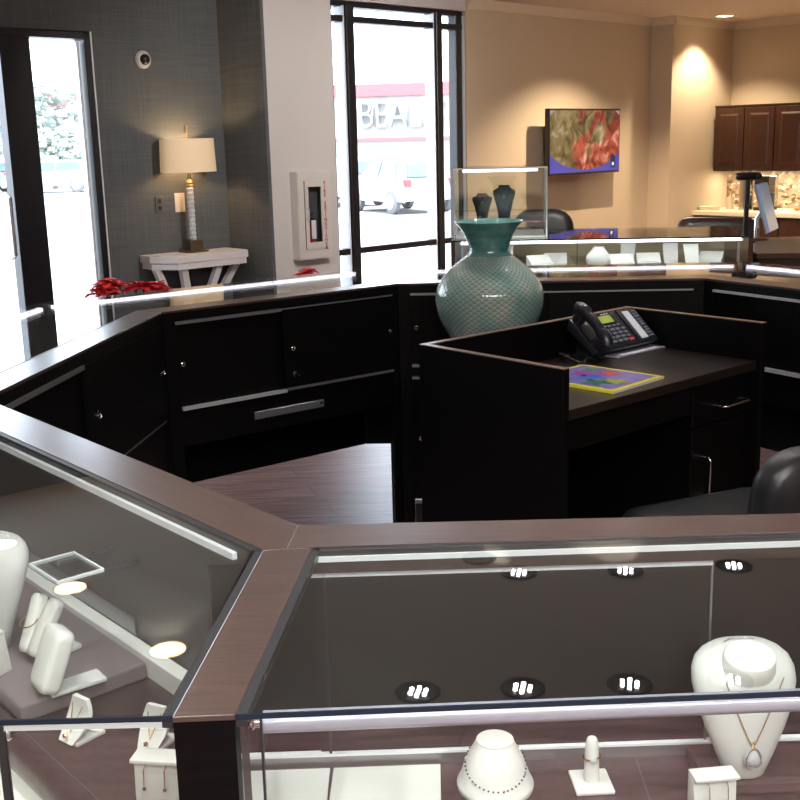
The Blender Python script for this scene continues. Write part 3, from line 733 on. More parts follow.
# magazine
m = thing('magazine', 'yellow-bordered magazine with flower cover lying on the desk', 'magazine', (.553, 3.035, .7905), R(45))
MB().box(-.122, .122, -.138, .138, 0, .0065).build('pages', 'paper', m)
cv = MB().box(-.1235, .1235, -.140, .140, .0066, .0076).build('cover', pm('yellow cover', (.70, .62, .06), .3), m)
MB().box(-.1245, -.1236, -.140, .140, 0, .0076).build('spine', pm('yellow spine', (.72, .66, .05), .35), m)
pic = MB().box(-.108, .108, -.122, .126, .0077, .0081).build('cover_picture', pm('violet picture', (.10, .09, .36), .3, noise=(9, (1, 1, 1), (.24, .21, .52))), cv)
random.seed(3)
for (x, y, c, r) in ((.015, .060, (.32, .04, .30), .030), (-.015, .010, (.05, .12, .55), .034), (.060, .0, (.60, .06, .05), .028), (-.060, -.04, (.02, .16, .07), .034), (.07, .07, (.08, .22, .10), .022), (-.02, -.075, (.30, .36, .03), .030), (-.075, .045, (.04, .14, .25), .02)):
    fl = MB(); pts = [(x + r * (1 + .35 * math.cos(5 * a)) * math.cos(a), y + r * (1 + .35 * math.cos(5 * a)) * math.sin(a)) for a in [2 * PI * i / 40 for i in range(40)]]
    fl.prism(pts, .0082, .0084); fl.build('printed_flower', pm('flower ink', c, .3), cv)

# desk telephone
t = thing('telephone', 'black office telephone with green display on the desk', 'telephone', (.6505, 3.3445, .7905), R(41)); t.scale = (.93, 1, 1)
bd = MB(); bd.loft([[(-.090, .0, .016), (.255, .0, .016), (.255, .108, .085), (-.090, .108, .085)], [(-.090, -.004, .030), (.255, -.004, .030), (.255, .100, .122), (-.090, .100, .122)]])
bmesh.ops.bevel(bd.bm, geom=list(bd.bm.edges), offset=.004, segments=2, profile=.5, affect='EDGES')
bdo = bd.build('body', 'phone_black', t, 40)
st = MB(); st.loft([[(-.03, .02, .0), (.24, .02, .0), (.24, .118, .0), (-.03, .118, .0)], [(-.02, .03, .03), (.23, .03, .03), (.23, .110, .082), (-.02, .110, .082)]]); st.build('stand', 'phone_black', t)
MB().box(.0, .262, -.026, .05, .0, .006, .002).build('slide_tray', 'silver_plastic', t, label='silver pull-out index tray')
MB().box(.03, .235, -.024, .0, .0062, .0068).build('index_card', 'card', t)
# sloping face frame: u across, v up the slope
FO = Vector((-.008, -.004, .030)); FV = Vector((0, .104, .092)); FL = FV.length; FV.normalize(); FN = Vector((0, -FV.z, FV.y))
FM = Matrix((( 1, 0, 0, FO.x), (0, FV.y, FN.y, FO.y), (0, FV.z, FN.z, FO.z), (0, 0, 0, 1)))
def onface(x0, x1, v0, v1, h0, h1, name, mat, par, bev=.0, label=None):
    return MB().box(x0, x1, v0, v1, h0, h1, bev, 1, FM).build(name, mat, par, None, label)
onface(.018, .112, .094, .122, -.001, .003, 'display', 'lcd', t)
onface(.008, .122, .090, .135, -.001, .0018, 'display_bezel', 'black', t)
for i in range(4):
    onface(.036 + i * .025, .055 + i * .025, .077, .084, 0, .004, 'key', 'key', t, .001)
for r in range(4):
    for c in range(3):
        onface(.032 + c * .029, .053 + c * .029, .016 + r * .0148, .026 + r * .0148, 0, .004, 'key', 'key', t, .001)
for r in range(3): onface(.119, .137, .030 + r * .0150, .039 + r * .0150, 0, .004, 'key', 'key', t, .001)
onface(.118, .142, .013, .024, 0, .004, 'hold_key', 'key_red', t, .001)
onface(.158, .161, .003, .136, 0, .003, 'panel_groove', 'black', t)
onface(.182, .216, .012, .126, 0, .003, 'name_strip', 'card', t, label='white strip for names')
for r in range(10): onface(.226, .250, .014 + r * .0114, .021 + r * .0114, 0, .004, 'line_key', 'key', t, .001)
for i in range(3): onface(.072 + i * .014, .082 + i * .014, .127, .131, .0018, .0022, 'printed_mark', 'card', t)
# handset on the left, an arched bar with two ends
hs = MB()
path = []; rad = []
for i in range(17):
    q = i / 16; v = -.002 + .150 * q
    h = .020 + .026 * math.sin(PI * q) ** .7 + (.008 if i < 4 or i > 12 else 0)
    p = FM @ Vector((-.050, v, h)); path.append(p); rad.append(.0165 + .0060 * abs(math.cos(PI * q)) ** 3)
hs.tube(path, rad, 16)
hso = hs.build('handset', 'phone_black', t, 50)
for v in (.014, .126):
    e = MB(); e.lathe([(0, 0), (.019, 0), (.022, .012), (.019, .028), (0, .028)], 20); e.xf(FM @ Matrix.Translation((-.050, v, .004))); e.build('handset_cup', 'phone_black', hso, 40)
onface(-.072, -.026, .04, .10, -.002, .006, 'cradle', 'black', t)
cord = []
for i in range(40):
    q = i / 39
    cord.append((-.095 - .075 * math.sin(PI * q) , .03 + .06 * math.cos(PI * q * 1.2) + .02 * math.sin(9 * q),   .0065 + .012 * abs(math.sin(PI * q * 2))))
MB().tube(cord, .0048, 8).build('cord', 'black', t, 60)

# ------------------------------------------------------------------ vase on a pedestal behind the desk
VX, VY = .300, 3.60
p = thing('pedestal', 'black square pedestal under the teal vase', 'pedestal', (VX, VY, 0), R(41))
MB().box(-.10, .10, -.10, .10, 0, .02, .003).build('base', 'espresso', p)
MB().box(-.085, .085, -.085, .085, .0201, .735, .003).build('column', 'espresso', p)
MB().box(-.10, .10, -.10, .10, .7351, .755, .003).build('top', 'espresso', p)
v = thing('vase', 'large teal vase with fish-scale glaze and flared neck behind the desk', 'vase', (VX, VY, .7555))
def spline(pts, n=6):
    out = []
    for i in range(len(pts) - 1):
        p0 = pts[max(i - 1, 0)]; p1 = pts[i]; p2 = pts[i + 1]; p3 = pts[min(i + 2, len(pts) - 1)]
        for k in range(n):
            s = k / n
            out.append(tuple(.5 * (2 * p1[j] + (p2[j] - p0[j]) * s + (2 * p0[j] - 5 * p1[j] + 4 * p2[j] - p3[j]) * s * s + (3 * p1[j] - p0[j] - 3 * p2[j] + p3[j]) * s ** 3) for j in range(2)))
    out.append(pts[-1]); return out
body = spline([(.085, 0), (.100, .02), (.135, .075), (.165, .135), (.176, .190), (.168, .235), (.135, .283), (.097, .315), (.073, .333)], 7)
MB().lathe(body, 72, uv=True).build('body', 'scales', v, 60)
neck = spline([(.072, .331), (.066, .348), (.067, .365), (.077, .395), (.092, .420), (.107, .436), (.112, .441), (.108, .443), (.098, .434), (.07, .40), (.052, .36)], 5)
MB().lathe(neck, 64).build('neck', 'glaze', v, 60)

# ------------------------------------------------------------------ office chair at the desk
def rounded_slab(m, sx, sy, z0, z1, r, mat=None):
    pts = []
    for cx, cy, a0 in ((sx - r, sy - r, 0), (-sx + r, sy - r, 90), (-sx + r, -sy + r, 180), (sx - r, -sy + r, 270)):
        for k in range(6): a = R(a0 + 18 * k); pts.append((cx + r * math.cos(a), cy + r * math.sin(a)))
    h = z1 - z0; rings = []
    for k in range(9):
        q = k / 8; z = z0 + h * q; ins = (1 - math.sqrt(max(0, 1 - (2 * q - 1) ** 4))) * min(h * .6, r * .8)
        rings.append([(x * (1 - ins / sx), y * (1 - ins / sy), z) for x, y in pts])
    if mat is not None: rings = [[tuple(mat @ Vector(p)) for p in r_] for r_ in rings]
    m.loft(rings); return m
ch = thing('office_chair', 'black leather office chair pushed up to the desk', 'chair', (.845, 2.575, 0), R(24))
rounded_slab(MB(), .235, .235, .435, .535, .06).build('seat', 'leather_black', ch, 60)
bk = MB(); rounded_slab(bk, .215, .17, -.05, .05, .09, Matrix.Translation((0, -.255, .622)) @ Matrix.Rotation(R(-82), 4, 'X')); bk.build('backrest', 'leather_black', ch, 60)
MB().box(-.03, .03, -.30, -.10, .42, .434).build('back_bracket', 'black', ch)
MB().tube([(0, -.29, .427), (0, -.330, .50), (0, -.315, .60)], .018, 10).build('back_bar', 'black', ch, 50)
MB().lathe([(.0, .08), (.03, .08), (.03, .25), (.02, .25), (.02, .41), (.07, .42), (.07, .434), (0, .434)], 20).build('gas_column', 'black', ch, 40)
for k in range(5):
    a = 2 * PI * k / 5
    l = MB().tube([(0, 0, .095), (.14 * math.cos(a), .14 * math.sin(a), .09), (.27 * math.cos(a), .27 * math.sin(a), .068)], [.022, .018, .013], 10).build('base_leg', 'black', ch, 50)
    MB().lathe([(0, -.012), (.026, -.012), (.029, 0), (.026, .012), (0, .012)], 18).xf(Matrix.Translation((.27 * math.cos(a), .27 * math.sin(a), .029)) @ Matrix.Rotation(a, 4, 'Z') @ Matrix.Rotation(PI / 2, 4, 'X')).build('caster', 'black', l, 40)

# ------------------------------------------------------------------ jewellery in the near showcases
def ellipse_ring(cx, cy, z, a, b, n=36, ex=2.): 
    return [(cx + a * math.copysign(abs(math.cos(2 * PI * i / n)) ** (2 / ex), math.cos(2 * PI * i / n)), cy + b * math.copysign(abs(math.sin(2 * PI * i / n)) ** (2 / ex), math.sin(2 * PI * i / n)), z) for i in range(n)]
def bust(name, label, loc, rz, k=1., pend=True):
    """upright board-like bust facing -y: narrow foot, wide shoulders, flat oval neck top"""
    t = thing(name, label, 'jewellery bust', loc, rz)
    rings = []
    for z, a, b, y in ((0, .022, .018, 0), (.003, .026, .021, 0), (.03, .037, .024, .0), (.065, .051, .027, .002), (.095, .061, .030, .006), (.122, .0665, .032, .012), (.138, .0655, .032, .018), (.150, .060, .029, .024), (.158, .050, .024, .029), (.164, .036, .018, .032), (.1665, .02, .01, .033)):
        rings.append([(x * k, yy * k, zz * k) for x, yy, zz in ellipse_ring(0, y, z, a, b, 40, 2.2)])
    MB().loft(rings).build('body', 'white_shade', t, 50)
    nk_ = [[(x * k, yy * k, (zz + (yy - y) * .38 * (1 if zz > .14 else 0)) * k) for x, yy, zz in ellipse_ring(0, y, z, a, b, 40)] for z, a, b, y in ((.128, .038, .026, .006), (.150, .034, .026, .000), (.160, .0325, .0255, -.003), (.162, .0315, .0245, -.0035))]
    MB().loft(nk_).build('neck_top', 'white', t, 50)
    return t
    
t = bust('necklace_bust', 'large white bust wearing a pendant on a fine gold chain', (.427, 1.274, .6555), R(4), 1.0)
ch_ = []
for i in range(25):
    q = i / 24 * 2 - 1
    ch_.append((.037 * q, -.0278 + .006 * abs(q), .050 + .090 * abs(q) ** 1.15))
MB().tube(ch_, .0008, 6).build('chain', 'gold', t)
pd = MB()
rg = lambda s, y: [(s * .0112 * math.cos(a) * (1 - .28 * math.sin(a)), y, .037 + s * .0150 * math.sin(a)) for a in [2 * PI * i / 24 for i in range(24)]]
pd.loft([rg(.9, -.025), rg(1., -.029), rg(.95, -.032)])
po = pd.build('pendant', 'silver', t, 40)
MB().loft([rg(.72, -.032), rg(.62, -.035), rg(.3, -.037)]).build('stone', 'crystal', po, 20)
MB().tube([(0, -.0285, .0515), (0, -.030, .055), (0, -.0285, .058)], .0012, 8).build('bail', 'gold', po)
lop = [(-.040, .010, .150), (-.030, .026, .163), (-.012, .034, .1685), (.012, .035, .1685), (.030, .026, .163), (.040, .010, .150)]
MB().tube(lop, .0008, 6).build('clasp_chain', 'silver', t)

t = thing('necklace_bust', 'small round white bust with a dark beaded necklace', 'jewellery bust', (.1110, 1.290, .6325))
MB().lathe(spline([(.0, 0), (.044, 0), (.0492, .003), (.0496, .008), (.0470, .013), (.0438, .021), (.0405, .031), (.0365, .042), (.0310, .053), (.0262, .062), (.0235, .067), (.022, .0685), (0., .069)], 3), 48).build('body', 'white', t, 50)
bp = MB(); 
def nk(a):
    s = .5 + .5 * math.cos(a); z = .054 - .034 * s ** 1.2
    r = .0440 - (z - .020) * .36 + .0012
    return (r * math.sin(a), -r * math.cos(a), z)
for i in range(46):
    a = 2 * PI * i / 46; bp.ico(nk(a), .0014, 1)
bo = bp.build('bead_necklace', 'beads', t)
for k in range(5): MB().ico(nk(.9 * k - 1.8 + .15), .0021, 1).build('silver_bead', 'silver', bo)

t = thing('ring_stand', 'white ring finger stand holding a gold ring with a stone', 'ring stand', (.236, 1.290, .6325), R(3))
MB().box(-.025, .025, -.027, .027, 0, .006, .002).build('base', 'white', t)
MB().lathe(spline([(.0098, .006), (.0096, .03), (.0085, .055), (.006, .066), (.001, .0685)], 4), 24).build('finger', 'white', t, 60)
MB().tube([(.0100 * math.cos(a), .0100 * math.sin(a), .040 + .002 * math.cos(a)) for a in [2 * PI * i / 28 for i in range(28)]], [.0016] * 28, 8, True).build('ring', 'gold', t, 60)
MB().ico((0, -.0118, .040), .0052, 1, (1.1, .6, .9)).build('stone', 'crystal', t)

def ear_stand(label, loc, rz, k=1., metal='silver'):
    t = thing('earring_stand', label, 'earring stand', loc, rz)
    rings = [[(x * k, y * k, z * k) for x, y, z in ((-w, y0, z), (w, y0, z), (w, y1, z), (-w, y1, z))] for z, w, y0, y1 in ((0, .024, -.012, .02), (.05, .0265, -.004, .012), (.052, .0265, -.003, .012))]
    m = MB().loft(rings); bmesh.ops.bevel(m.bm, geom=list(m.bm.edges), offset=.0015 * k, segments=2, profile=.5, affect='EDGES'); m.build('board', 'white', t, 40)
    m = MB().box(-.0265 * k, .0265 * k, -.014 * k, .012 * k, .052 * k, .056 * k, .001); m.xf(Matrix.Translation((0, 0, .030 * k)) @ Matrix.Translation((0, 0, -.030 * k))); m.build('top_lip', 'white', t, 40)
    for x in (-.011, .011):
        e = MB().tube([(x * k, -.0085 * k, .050 * k), (x * k, -.016 * k, .047 * k), (x * k, -.018 * k, .030 * k)], .0007 * k, 6).build('earring', metal, t)
        MB().ico((x * k, -.018 * k, .027 * k), .0024 * k, 1).build('earring_drop', metal, e)
    return t
ear_stand('white earring stand with two hanging earrings before the large bust', (.372, 1.216, .6325), R(6), 1.05)

def faceB(extra=0): return math.atan2(-.656, -.755) + PI / 2 + R(extra)
t = bust('necklace_bust', 'white bust with a draped white necklace at the left edge of the picture', (-.657, 1.640, .6845), faceB(15), 1.06)
MB().tube([(.042 * q, -.029 + .008 * abs(q), .075 + .075 * abs(q) ** 1.3) for q in [i / 12 - 1 for i in range(25)]], .0016, 6).build('necklace', 'rail_glow', t)
lop = [(-.044, .010, .160), (-.032, .028, .172), (-.012, .037, .1785), (.012, .038, .1785), (.032, .028, .172), (.044, .010, .160)]
MB().tube(lop, .0016, 6).build('clasp', 'rail_glow', t)

def ramp_display(label, loc, rz, ln=.10, k=1.):
    t = thing('bracelet_display', label, 'bracelet display', loc, rz)
    # leaning padded board with a prop foot
    m = MB(); rounded_slab(m, .022 * k, ln / 2, -.012 * k, .012 * k, .010 * k, Matrix.Translation((0, .012, ln * .5 + .005)) @ Matrix.Rotation(R(68), 4, 'X')); m.build('pad', 'white', t, 60)
    MB().box(-.014 * k, .014 * k, .0, .062 * k, 0, .007, .002).build('foot', 'white_shade', t)
    return t
t = ramp_display('upright white watch pillow on its own foot, in the near-left showcase', (-.521, 1.472, .6845), faceB(-4), .094, 1.35)
t = thing('bracelet_display', 'white sloping double bracelet display between the bust and the watch pillow', 'bracelet display', (-.566, 1.596, .6845), faceB(10))
for s in (-1, 1):
    m = MB(); rounded_slab(m, .0135, .046, -.010, .010, .010, Matrix.Translation((s * .016, .0, .052)) @ Matrix.Rotation(R(s * 8), 4, 'Y') @ Matrix.Rotation(R(62), 4, 'X')); m.build('pad', 'white', t, 60)
MB().box(-.026, .026, -.012, .055, 0, .008, .002).build('foot', 'white_shade', t)
MB().tube([(-.016 + .0155 * math.cos(a), -.008 + .012 * math.sin(a), .058 + .006 * math.sin(a)) for a in [2 * PI * i / 24 for i in range(24)]], [.0012] * 24, 6, True).build('bracelet', 'gold', t)
def fan_stand(label, loc, rz, k=1.):
    t = thing('pendant_stand', label, 'pendant stand', loc, rz)
    rings = []
    for q in range(9):
        s = q / 8; z = .004 + .050 * s; y = -.018 + .026 * s + .008 * math.sin(PI * s); w = (.0105 + .010 * math.sin(PI * (s * .8 + .1)))
        rings.append([(x * k, yy * k, z * k) for x, yy in ((-w, y - .003), (w, y - .003), (w, y + .003), (-w, y + .003))])
    MB().loft(rings).build('board', 'white', t, 50)
    MB().box(-.017 * k, .017 * k, -.016 * k, .028 * k, 0, .005 * k, .0015).build('foot', 'white_shade', t)
    ch = MB().tube([(.010 * k * q, (-.012 + .014 * abs(q)) * k, (.014 + .032 * abs(q)) * k) for q in [i / 8 - 1 for i in range(17)]], .0007, 6).build('chain', 'gold', t)
    MB().ico((0, -.020 * k, .013 * k), .0035 * k, 1).build('pendant', 'rose_gold', ch)
    return t
fan_stand('small white curved pendant stand with a rose gold drop, alone by the deck edge', (-.456, 1.396, .656), faceB(10), 1.1)
fan_stand('small white curved pendant stand touching the dark corner post', (-.345, 1.372, .656), faceB(25), 1.05)
ear_stand('white earring stand with gold drops, lowest by the corner post', (-.308, 1.235, .656), faceB(40), 1.2, 'rose_gold')
ear_stand('white earring stand cut by the left picture edge', (-.636, 1.545, .6845), faceB(20), 1.25, 'gold')
# chrome edged glass shelf behind the bust
pB = lambda u_, v_: (PT[0].x + eB.x * u_ - eB.y * v_, PT[0].y + eB.y * u_ + eB.x * v_)
bx_, by_ = pB(.402, .184)
t = thing('glass_shelf', 'small chrome-edged glass shelf on the back wall beside the left bust', 'shelf', (bx_, by_, .6845), rB)
MB().box(-.068, .028, -.050, .018, .142, .145).build('glass_plate', 'glass', t)
for x0, x1, y0, y1 in ((-.072, .032, -.054, -.0505), (-.072, .032, .0185, .022), (-.072, -.0685, -.0505, .0185), (.0285, .032, -.0505, .0185)):
    MB().box(x0, x1, y0, y1, .140, .146, .0008, 1).build('rim', 'rail_glow', t)  # glowing white stands in for bright reflections in the chrome
for x in (-.060, .020): MB().box(x - .003, x + .003, -.1135, -.02, .134, .1398).build('bracket', 'steel', t)

# ------------------------------------------------------------------ rear showcase and the tall glass case on it
RA = R(-6); RO = (.303, 5.738, 0); RL = 1.47; RD = .66
t = thing('display_counter', 'long rear glass showcase with lit top and brown end panels', 'counter', RO, RA)
MB().box(0, RL, 0, RD, .08, .66).build('base_cabinet', 'reception_wood', t)
MB().box(.02, RL - .02, .03, RD, 0, .0795).build('toe_kick', 'black', t)
for x0, x1 in ((-.022, -.0005), (RL + .0005, RL + .024)):
    MB().box(x0, x1, 0, RD, 0, .944, .002).build('end_panel', 'reception_wood', t)
MB().box(0, RL, RD - .02, RD, .661, .944).build('back_panel', 'case_back', t)
MB().box(.001, RL - .001, .012, RD - .021, .661, .672).build('deck', 'case_back', t)
MB().box(-.022, RL + .024, 0, RD, .9445, .9515).build('glass_top', 'glass', t)
MB().box(-.022, RL + .024, -.0015, -.0002, .944, .952).build('glass_edge', 'glass_edge', t)
MB().box(0, RL, .002, .008, .672, .944).build('front_glass', 'glass', t)
for x in (.62,): MB().box(x, x + .003, .001, .009, .672, .944).build('glass_joint', 'gasket', t)
MB().box(.02, RL - .02, .014, .030, .925, .940).build('light_rail', 'steel', t)
MB().box(.03, RL - .03, .0125, .0138, .929, .938).build('led_strip', 'led', t)
MB().box(.03, RL - .03, .032, .075, .938, .9425).build('led_strip', 'led_soft', t)
MB().box(.004, RL - .004, .035, RD - .03, .795, .800).build('glass_shelf', 'glass', t)
for x in (.03, RL - .05): MB().box(x, x + .012, .010, .022, .672, .92).build('corner_strip', 'steel', t)
rm = Matrix.Translation(RO) @ Matrix.Rotation(RA, 4, 'Z')
def rear(x, y, z): return tuple(rm @ Vector((x, y, z)))
random.seed(11)
spots = [(.12, .14, 'a'), (.26, .20, 'a'), (.44, .12, 'b'), (.52, .22, 'b'), (.74, .16, 'c'), (.86, .12, 'b'), (.90, .28, 'a'), (1.00, .16, 'b'), (1.12, .2, 'a'), (1.22, .14, 'a'), (1.32, .2, 'b')]
names = {'a': 'card', 'b': 'tray', 'c': 'bust'}
for i, (x, y, kk) in enumerate(spots):
    where = ['at the far left end', 'second from the left end', 'left of the glass joint', 'just before the glass joint', 'rounded one right of the joint', 'low one right of the joint', 'standing behind the low tray', 'middle of the right half', 'standing one in the right half', 'second from the right end', 'at the far right end'][i]
    t = thing('jewellery_display', 'white jewellery display in the long rear showcase, ' + where, 'jewellery display', rear(x, y, .8005), RA + R(random.uniform(-25, 25)), 'white displays in the rear showcase')
    if kk == 'a':
        MB().loft([[(-.035, -.004, 0), (.035, -.004, 0), (.035, .004, 0), (-.035, .004, 0)], [(-.04, .03, .10), (.04, .03, .10), (.04, .036, .10), (-.04, .036, .10)]]).build('board', 'white', t)
        MB().box(-.02, .02, .0, .05, 0, .006).build('foot', 'white_shade', t)
    elif kk == 'b':
        MB().loft([[(-.06, -.03, 0), (.06, -.03, 0), (.06, .05, 0), (-.06, .05, 0)], [(-.06, -.03, .012), (.06, -.03, .012), (.06, .05, .055), (-.06, .05, .055)]]).build('tray', 'white', t)
        MB().box(-.05, .05, -.025, -.012, .013, .018).build('liner', 'white_shade', t)
    else:
        MB().loft([ellipse_ring(0, 0, z, a, b, 24) for z, a, b in ((0, .05, .03), (.02, .065, .035), (.05, .06, .03), (.08, .035, .022), (.095, .028, .02))]).build('body', 'white', t, 50)

t = thing('tall_glass_case', 'square glass display box with lit top standing on the rear showcase', 'display case', rear(-.012, .10, .952), RA)
TW, TD, TH = .485, .42, .355
for n_, bx_ in (('front_pane', (.004, TW - .004, 0, .004, 0, TH)), ('back_pane', (.004, TW - .004, TD - .004, TD, 0, TH)), ('side_pane', (0, .0038, 0, TD, 0, TH)), ('side_pane', (TW - .0038, TW, 0, TD, 0, TH)), ('top_pane', (0, TW, 0, TD, TH + .0005, TH + .005))):
    MB().box(*bx_).build(n_, 'glass', t)
for x in (0, TW - .008):
    for y in (-.001, TD - .006): MB().box(x, x + .008, y - .001, y + .008, 0, TH).build('edge_strip', 'glass_edge_light', t)
MB().box(0, TW, -.002, .0, TH - .001, TH + .006).build('edge_strip', 'steel', t)
MB().box(.05, TW - .05, .02, .045, TH - .016, TH - .004).build('led_strip', 'led', t)
MB().box(.01, TW - .01, .006, TD - .006, .0005, .010).build('base_board', 'white', t)
MB().box(.006, TW - .006, .02, TD - .02, .052, .056).build('glass_shelf', 'glass', t)
MB().box(.006, TW - .006, .02, .075, .140, .144).build('glass_shelf', 'glass', t)
for n_, x, hh, lab in (('necklace_bust', .135, .155, 'shorter black velvet bust in the tall glass case'), ('necklace_bust', .250, .195, 'taller black velvet bust with a silver pendant in the tall glass case')):
    q = rear(x, .21, .952 + .0725)
    b_ = thing(n_, lab, 'jewellery bust', q, RA)
    k = hh / .150
    MB().loft([ellipse_ring(0, 0, z * hh, a * k ** .5, .012, 24) for z, a in ((0, .030), (.06, .026), (.30, .030), (.55, .040), (.78, .052), (.86, .050), (.93, .028), (1., .024))]).build('body', 'black_velvet', b_, 50)
    if hh > .15:
        MB().tube([(.018 * s, -.0125, hh * (.70 + .20 * abs(s))) for s in [i / 6 - 1 for i in range(13)]], .001, 6).build('chain', 'silver', b_)
        MB().ico((0, -.014, hh * .68), .006, 1).build('pendant', 'silver', b_)
b_ = thing('display_plinth', 'round black plinth under the two velvet busts', 'plinth', rear(.195, .21, 1.0088), RA)
MB().loft([ellipse_ring(0, 0, z, a, c_, 40) for z, a, c_ in ((0, .120, .085), (.001, .125, .09), (.010, .125, .09), (.0145, .120, .085))]).build('board', 'black', b_, 50)

# small things on the ring's glass tops
t = thing('price_card', 'small white folded price card inside the right ring showcase', 'card', (1.475, 3.93, .656), R(-40))
MB().loft([[(-.035, 0, 0), (.035, 0, 0), (.035, .002, 0), (-.035, .002, 0)], [(-.035, .03, .07), (.035, .03, .07), (.035, .032, .07), (-.035, .032, .07)]]).build('face', 'white', t)
MB().loft([[(-.035, .062, 0), (.035, .062, 0), (.035, .064, 0), (-.035, .064, 0)], [(-.035, .0325, .07), (.035, .0325, .07), (.035, .0345, .07), (-.035, .0345, .07)]]).build('back_flap', 'white', t)
def pyramid(label, loc, rz, k=1.):
    t = thing('ring_block', label, 'ring display', loc, rz)
    MB().loft([[(-.06 * k, -.05 * k, 0), (.06 * k, -.05 * k, 0), (.06 * k, .05 * k, 0), (-.06 * k, .05 * k, 0)], [(-.03 * k, .0, .07 * k), (.03 * k, .0, .07 * k), (.03 * k, .035 * k, .07 * k), (-.03 * k, .035 * k, .07 * k)]]).build('block', 'white', t)
    MB().box(-.02 * k, .02 * k, .005, .03 * k, .0705 * k, .074 * k).build('cushion', 'white_shade', t)
    return t
pyramid('cream wedge-shaped ring block at the joint of the rear and right ring showcases', (1.13, 4.24, .656), R(-30), 1.1)
pyramid('cream wedge-shaped ring block in the rear ring showcase right of the vase', (.78, 4.26, .656), R(5), .9)

# ------------------------------------------------------------------ wooden reception desk with monitor and scanner stand
t = thing('reception_desk', 'brown wooden desk with rounded top right of the rear showcase', 'desk', (1.80, 5.62, 0), RA)
top = [(.02, .0), (1.5, -.05), (1.5, .95), (.75, .98)] + [(.02 + .25 * (1 - math.sin(R(a))), .70 + .2 * math.cos(R(a)) - .0) for a in (20, 45, 70, 90)]
MB().prism(top, .83, .86, .004).build('desktop', 'reception_wood', t)
MB().prism([(.04, .03), (1.45, -.02), (1.45, .0), (.04, .05)], 0.02, .8295).build('front_panel', 'reception_wood', t)
MB().box(.04, .07, .06, .60, 0.0, .8295).build('side_panel', 'reception_wood', t)
MB().box(1.42, 1.45, .02, .85, 0.0, .8295).build('side_panel', 'reception_wood', t)
t = thing('scanner_stand', 'black T-shaped overhead camera stand on the wooden desk', 'stand', (1.945, 6.22, .8605), R(0))
MB().box(-.045, .045, -.045, .045, 0, .012, .003).build('base', 'black', t)
MB().tube([(0, 0, .012), (0, 0, .36)], .014, 12).build('pole', 'black', t, 40)
MB().tube([(-.062, 0, .362), (-.05, 0, .362), (.05, 0, .362), (.062, 0, .362)], [.018, .022, .022, .018], 14).build('camera_bar', 'black', t, 40)
for x in (-.05, .055): MB().ico((x, -.012, .362), .020, 2).build('end_knob', 'black', t, 60)
MB().ico((0, -.022, .20), .005, 1).build('clamp_screw', 'chrome', t)
t = thing('monitor', 'tilted pale blue flat screen on a chrome stand', 'monitor', (2.105, 6.335, .8605), R(62))
sc = MB(); sc.box(-.14, .14, -.006, .006, -.12, .15); sc.xf(Matrix.Translation((0, 0, .17)) @ Matrix.Rotation(R(-16), 4, 'X')); so = sc.build('screen', 'screen_back', t)
sc = MB(); sc.box(-.145, .145, .0065, .022, -.125, .155, .004); sc.xf(Matrix.Translation((0, 0, .17)) @ Matrix.Rotation(R(-16), 4, 'X')); sc.build('casing', 'silver_plastic', so)
MB().tube([(0, .06, .01), (0, .06, .12), (0, .03, .17)], .013, 10).build('stand_arm', 'chrome', t, 50)
MB().lathe([(0, 0), (.055, 0), (.055, .006), (.02, .014), (0, .014)], 28, (0, .05, 0)).build('stand_base', 'black', t, 40)

# ------------------------------------------------------------------ chairs at the back
def back_chair(label, loc, rz, mat, w, top, arch):
    t = thing('swivel_chair', label, 'chair', loc, rz)
    rounded_slab(MB(), w, .24, top - .50, top - .40, .06).build('seat', mat, t, 60)
    bk = MB(); rounded_slab(bk, w, arch, -.045, .045, min(.12, arch * .45 if arch < .2 else arch * .9), Matrix.Translation((0, .23, top - arch)) @ Matrix.Rotation(R(-84), 4, 'X')); bk.build('backrest', mat, t, 60)
    MB().box(-.03, .03, .16, .29, top - .52, top - .501).build('back_bracket', 'black', t)
    MB().lathe([(0, .06), (.03, .06), (.03, top - .51), (0, top - .51)], 16).build('gas_column', 'black', t, 40)
    for k in range(5):
        a = 2 * PI * k / 5
        MB().tube([(0, 0, .08), (.26 * math.cos(a), .26 * math.sin(a), .03)], [.02, .03], 10).build('base_leg', 'black', t, 50)
    return t
back_chair('black leather chair with rounded back behind the rear showcase', (.95, 7.15, 0), R(170), 'leather_black', .19, 1.03, .24)
back_chair('low wide brown leather chair back near the kitchenette', (2.17, 7.55, 0), R(165), 'leather_brown', .26, .925, .16)

# ------------------------------------------------------------------ television
tn = Vector((math.sin(AW), -math.cos(AW)))
tp = W0 - U * .16 + tn * .14
t = thing('television', 'wall-mounted flat television showing a stew of red and orange food', 'television', (tp.x, tp.y, 1.42), AW - R(0))
MB().box(-.475, .475, -.02, .02, -.255, .258, .004).build('casing', 'black', t)
MB().box(-.46, .46, -.0225, -.0205, -.238, .243).build('screen', 'tv', t)
MB().box(-.12, .12, .0205, .135, -.1, .1).build('wall_bracket', 'black', t)
MB().box(.345, .405, -.0245, -.0228, -.215, -.115).build('screen_caption', pm('dark caption', (.02, .02, .10), .3), t)
MB().ico((.375, -.0248, -.185), .013, 2, (1, .15, 1)).build('screen_badge', emis('white badge', (.8, .8, 1), .9), t)

